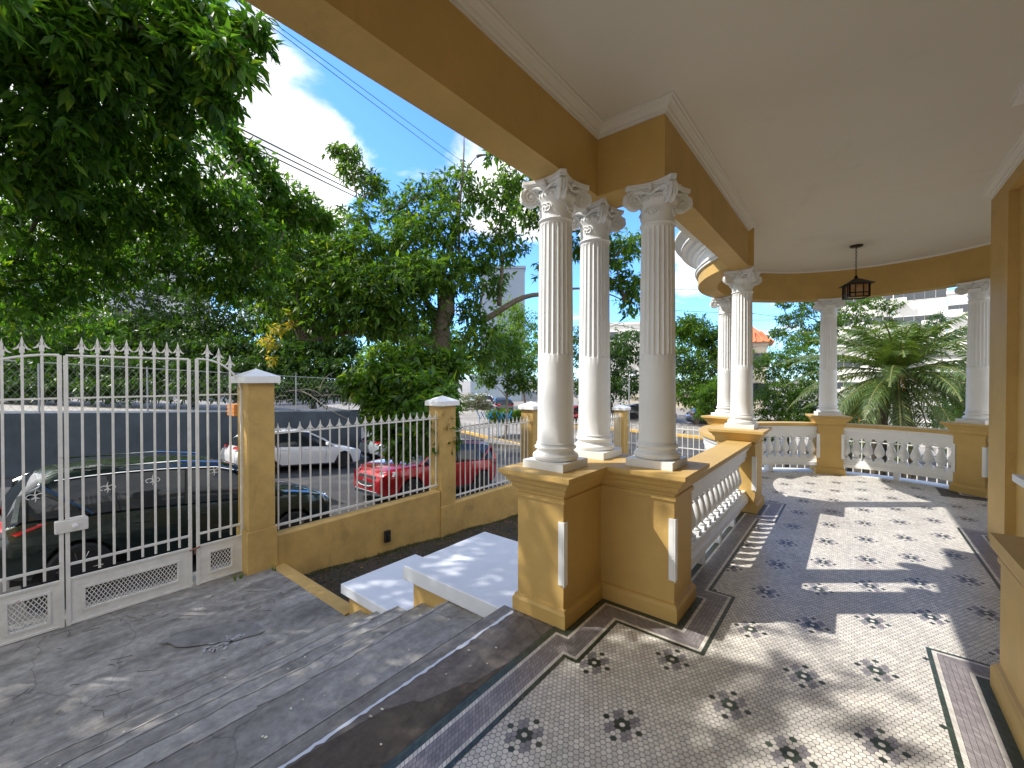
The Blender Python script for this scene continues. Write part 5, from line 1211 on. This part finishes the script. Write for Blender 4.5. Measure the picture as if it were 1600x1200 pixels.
building('white_apartment', 'tall white apartment block with balconies at upper right', 1395, 1478, 440, 52, M['bwhite'], wins=(5,8,.9,1.0,2.2,3.0), depth=14)
building('apartment_block', 'white apartment block cut off by the last column', 1480, 1640, 452, 46, M['bwhite'], wins=(8,7,.9,.9,2.2,3.0), depth=14)
building('grey_apartment', 'pale apartment block behind the airy tree left of the tall white one', 1290, 1394, 452, 62, M['bwhite'], wins=(7,7,1.0,1.0,2.2,3.1), depth=14)
lb = building('louvred_building', 'low white building with horizontal louvre lines right of the palm', 1420, 1640, 525, 26, M['bwhite'], depth=8)
lv = MB()
for k in range(9): lv.box(-.02, -.14, 7.6-.5-k*.55, 8.6, -.003, 7.6-.42-k*.55)
lv.build('louvre', mat('dark_grey_louvre', (.18,.18,.19), rough=.6), lb)
building('shop_front', 'low cream building beyond the street behind the leaning trees', 985, 1180, 622, 44, M['cream'], depth=8, wins=(7,1,1.6,1.2,2.2,3))
# ================================================================ STREET LAMP, CABLES
p = at(983, 640, 24); zg = float(gz(p.x, p.y)); lampt = thing('street_lamp', 'slim grey street lamp with curved top behind the corner pillar', 'street lamp', (p.x, p.y, zg))
zt = at(983, 590, 24).z - zg; r = Vector((math.cos(YAW), math.sin(YAW), 0)); b = MB()
b.tube([(0,0,0),(0,0,zt-.3),(0,0,zt)], [.05,.04,.035], 8); b.tube([Vector((0,0,zt)), r*.03+Vector((0,0,zt+.12)), r*.12+Vector((0,0,zt+.2)), r*.22+Vector((0,0,zt+.2))], .03, 8); b.build('pole', M['steel'], lampt, smooth=True)
b = MB(); b.lathe([(.05,.06),(.12,.02),(.15,-.04),(.10,-.08)], c=r*.24+Vector((0,0,zt+.16)), n=14); b.build('lamp_head', M['steel'], lampt, smooth=True)
def cable(label, a, b, sag, rr):
    a, b = Vector(a), Vector(b); mb = MB(); o0 = a
    mb.tube([a.lerp(b, t) - o0 - Vector((0,0,sag*4*t*(1-t))) for t in np.linspace(0, 1, 26)], rr, 5); o = mb.build('power_line', M['cable'], loc=o0); tag(o, label, 'power line', 'overhead power lines')
for i, (ua, va, ub, vb) in enumerate([(250,138,660,344), (250,149,660,352), (250,160,660,358)]):
    cable(['upper cable', 'middle cable', 'lower cable'][i] + ' of the three thick black cables crossing left of the roof beam', at(ua, va, 9.5), at(ub, vb, 26), .0, .022)
cable('lower of the two thin wires running beside the roof beam', at(330,-30,12), at(790,315,30), .05, .013)
cable('upper of the two thin wires running beside the roof beam', at(400,15,12), at(830,330,30), .05, .011)
rows_ = [(1040,548,1150,544),(1040,556,1150,565),(1040,562,1150,568),(1040,572,1150,562),(1040,580,1150,578),(1040,484,1150,489),(1040,452,1150,452),(925,560,1000,561),(925,575,1000,578),(930,520,1005,490),(930,500,1005,515),(1180,490,1300,505),(1180,500,1300,497),(1420,545,1530,556),(1420,520,1530,524)]
for i, (ua, va, ub, vb) in enumerate(rows_):
    lab = ['highest cable', 'second cable', 'third cable', 'fourth cable', 'lowest cable'][i] + ' in front of the dense dark tree right of the third column' if i < 5 else \
        ['thin cable skimming the dense tree top in the gap right of the third column', 'thin cable high in the blue gap right of the third column', 'upper pale cable crossing the dark tree between the second and third columns', 'lower pale cable crossing the dark tree between the second and third columns', 'cable rising to the right over the low white block', 'cable sinking to the right over the low white block', 'lower cable beside the orange tiled roof', 'upper cable beside the orange tiled roof', 'lower cable across the louvred building', 'upper cable across the louvred building'][i-5]
    a, b = at(ua, va, 22), at(ub, vb, 24); e = (b-a)*.3 if i < 11 else (b-a)*.1; cable(lab, a - e, b + e, .02, .012 if i < 13 else .016)
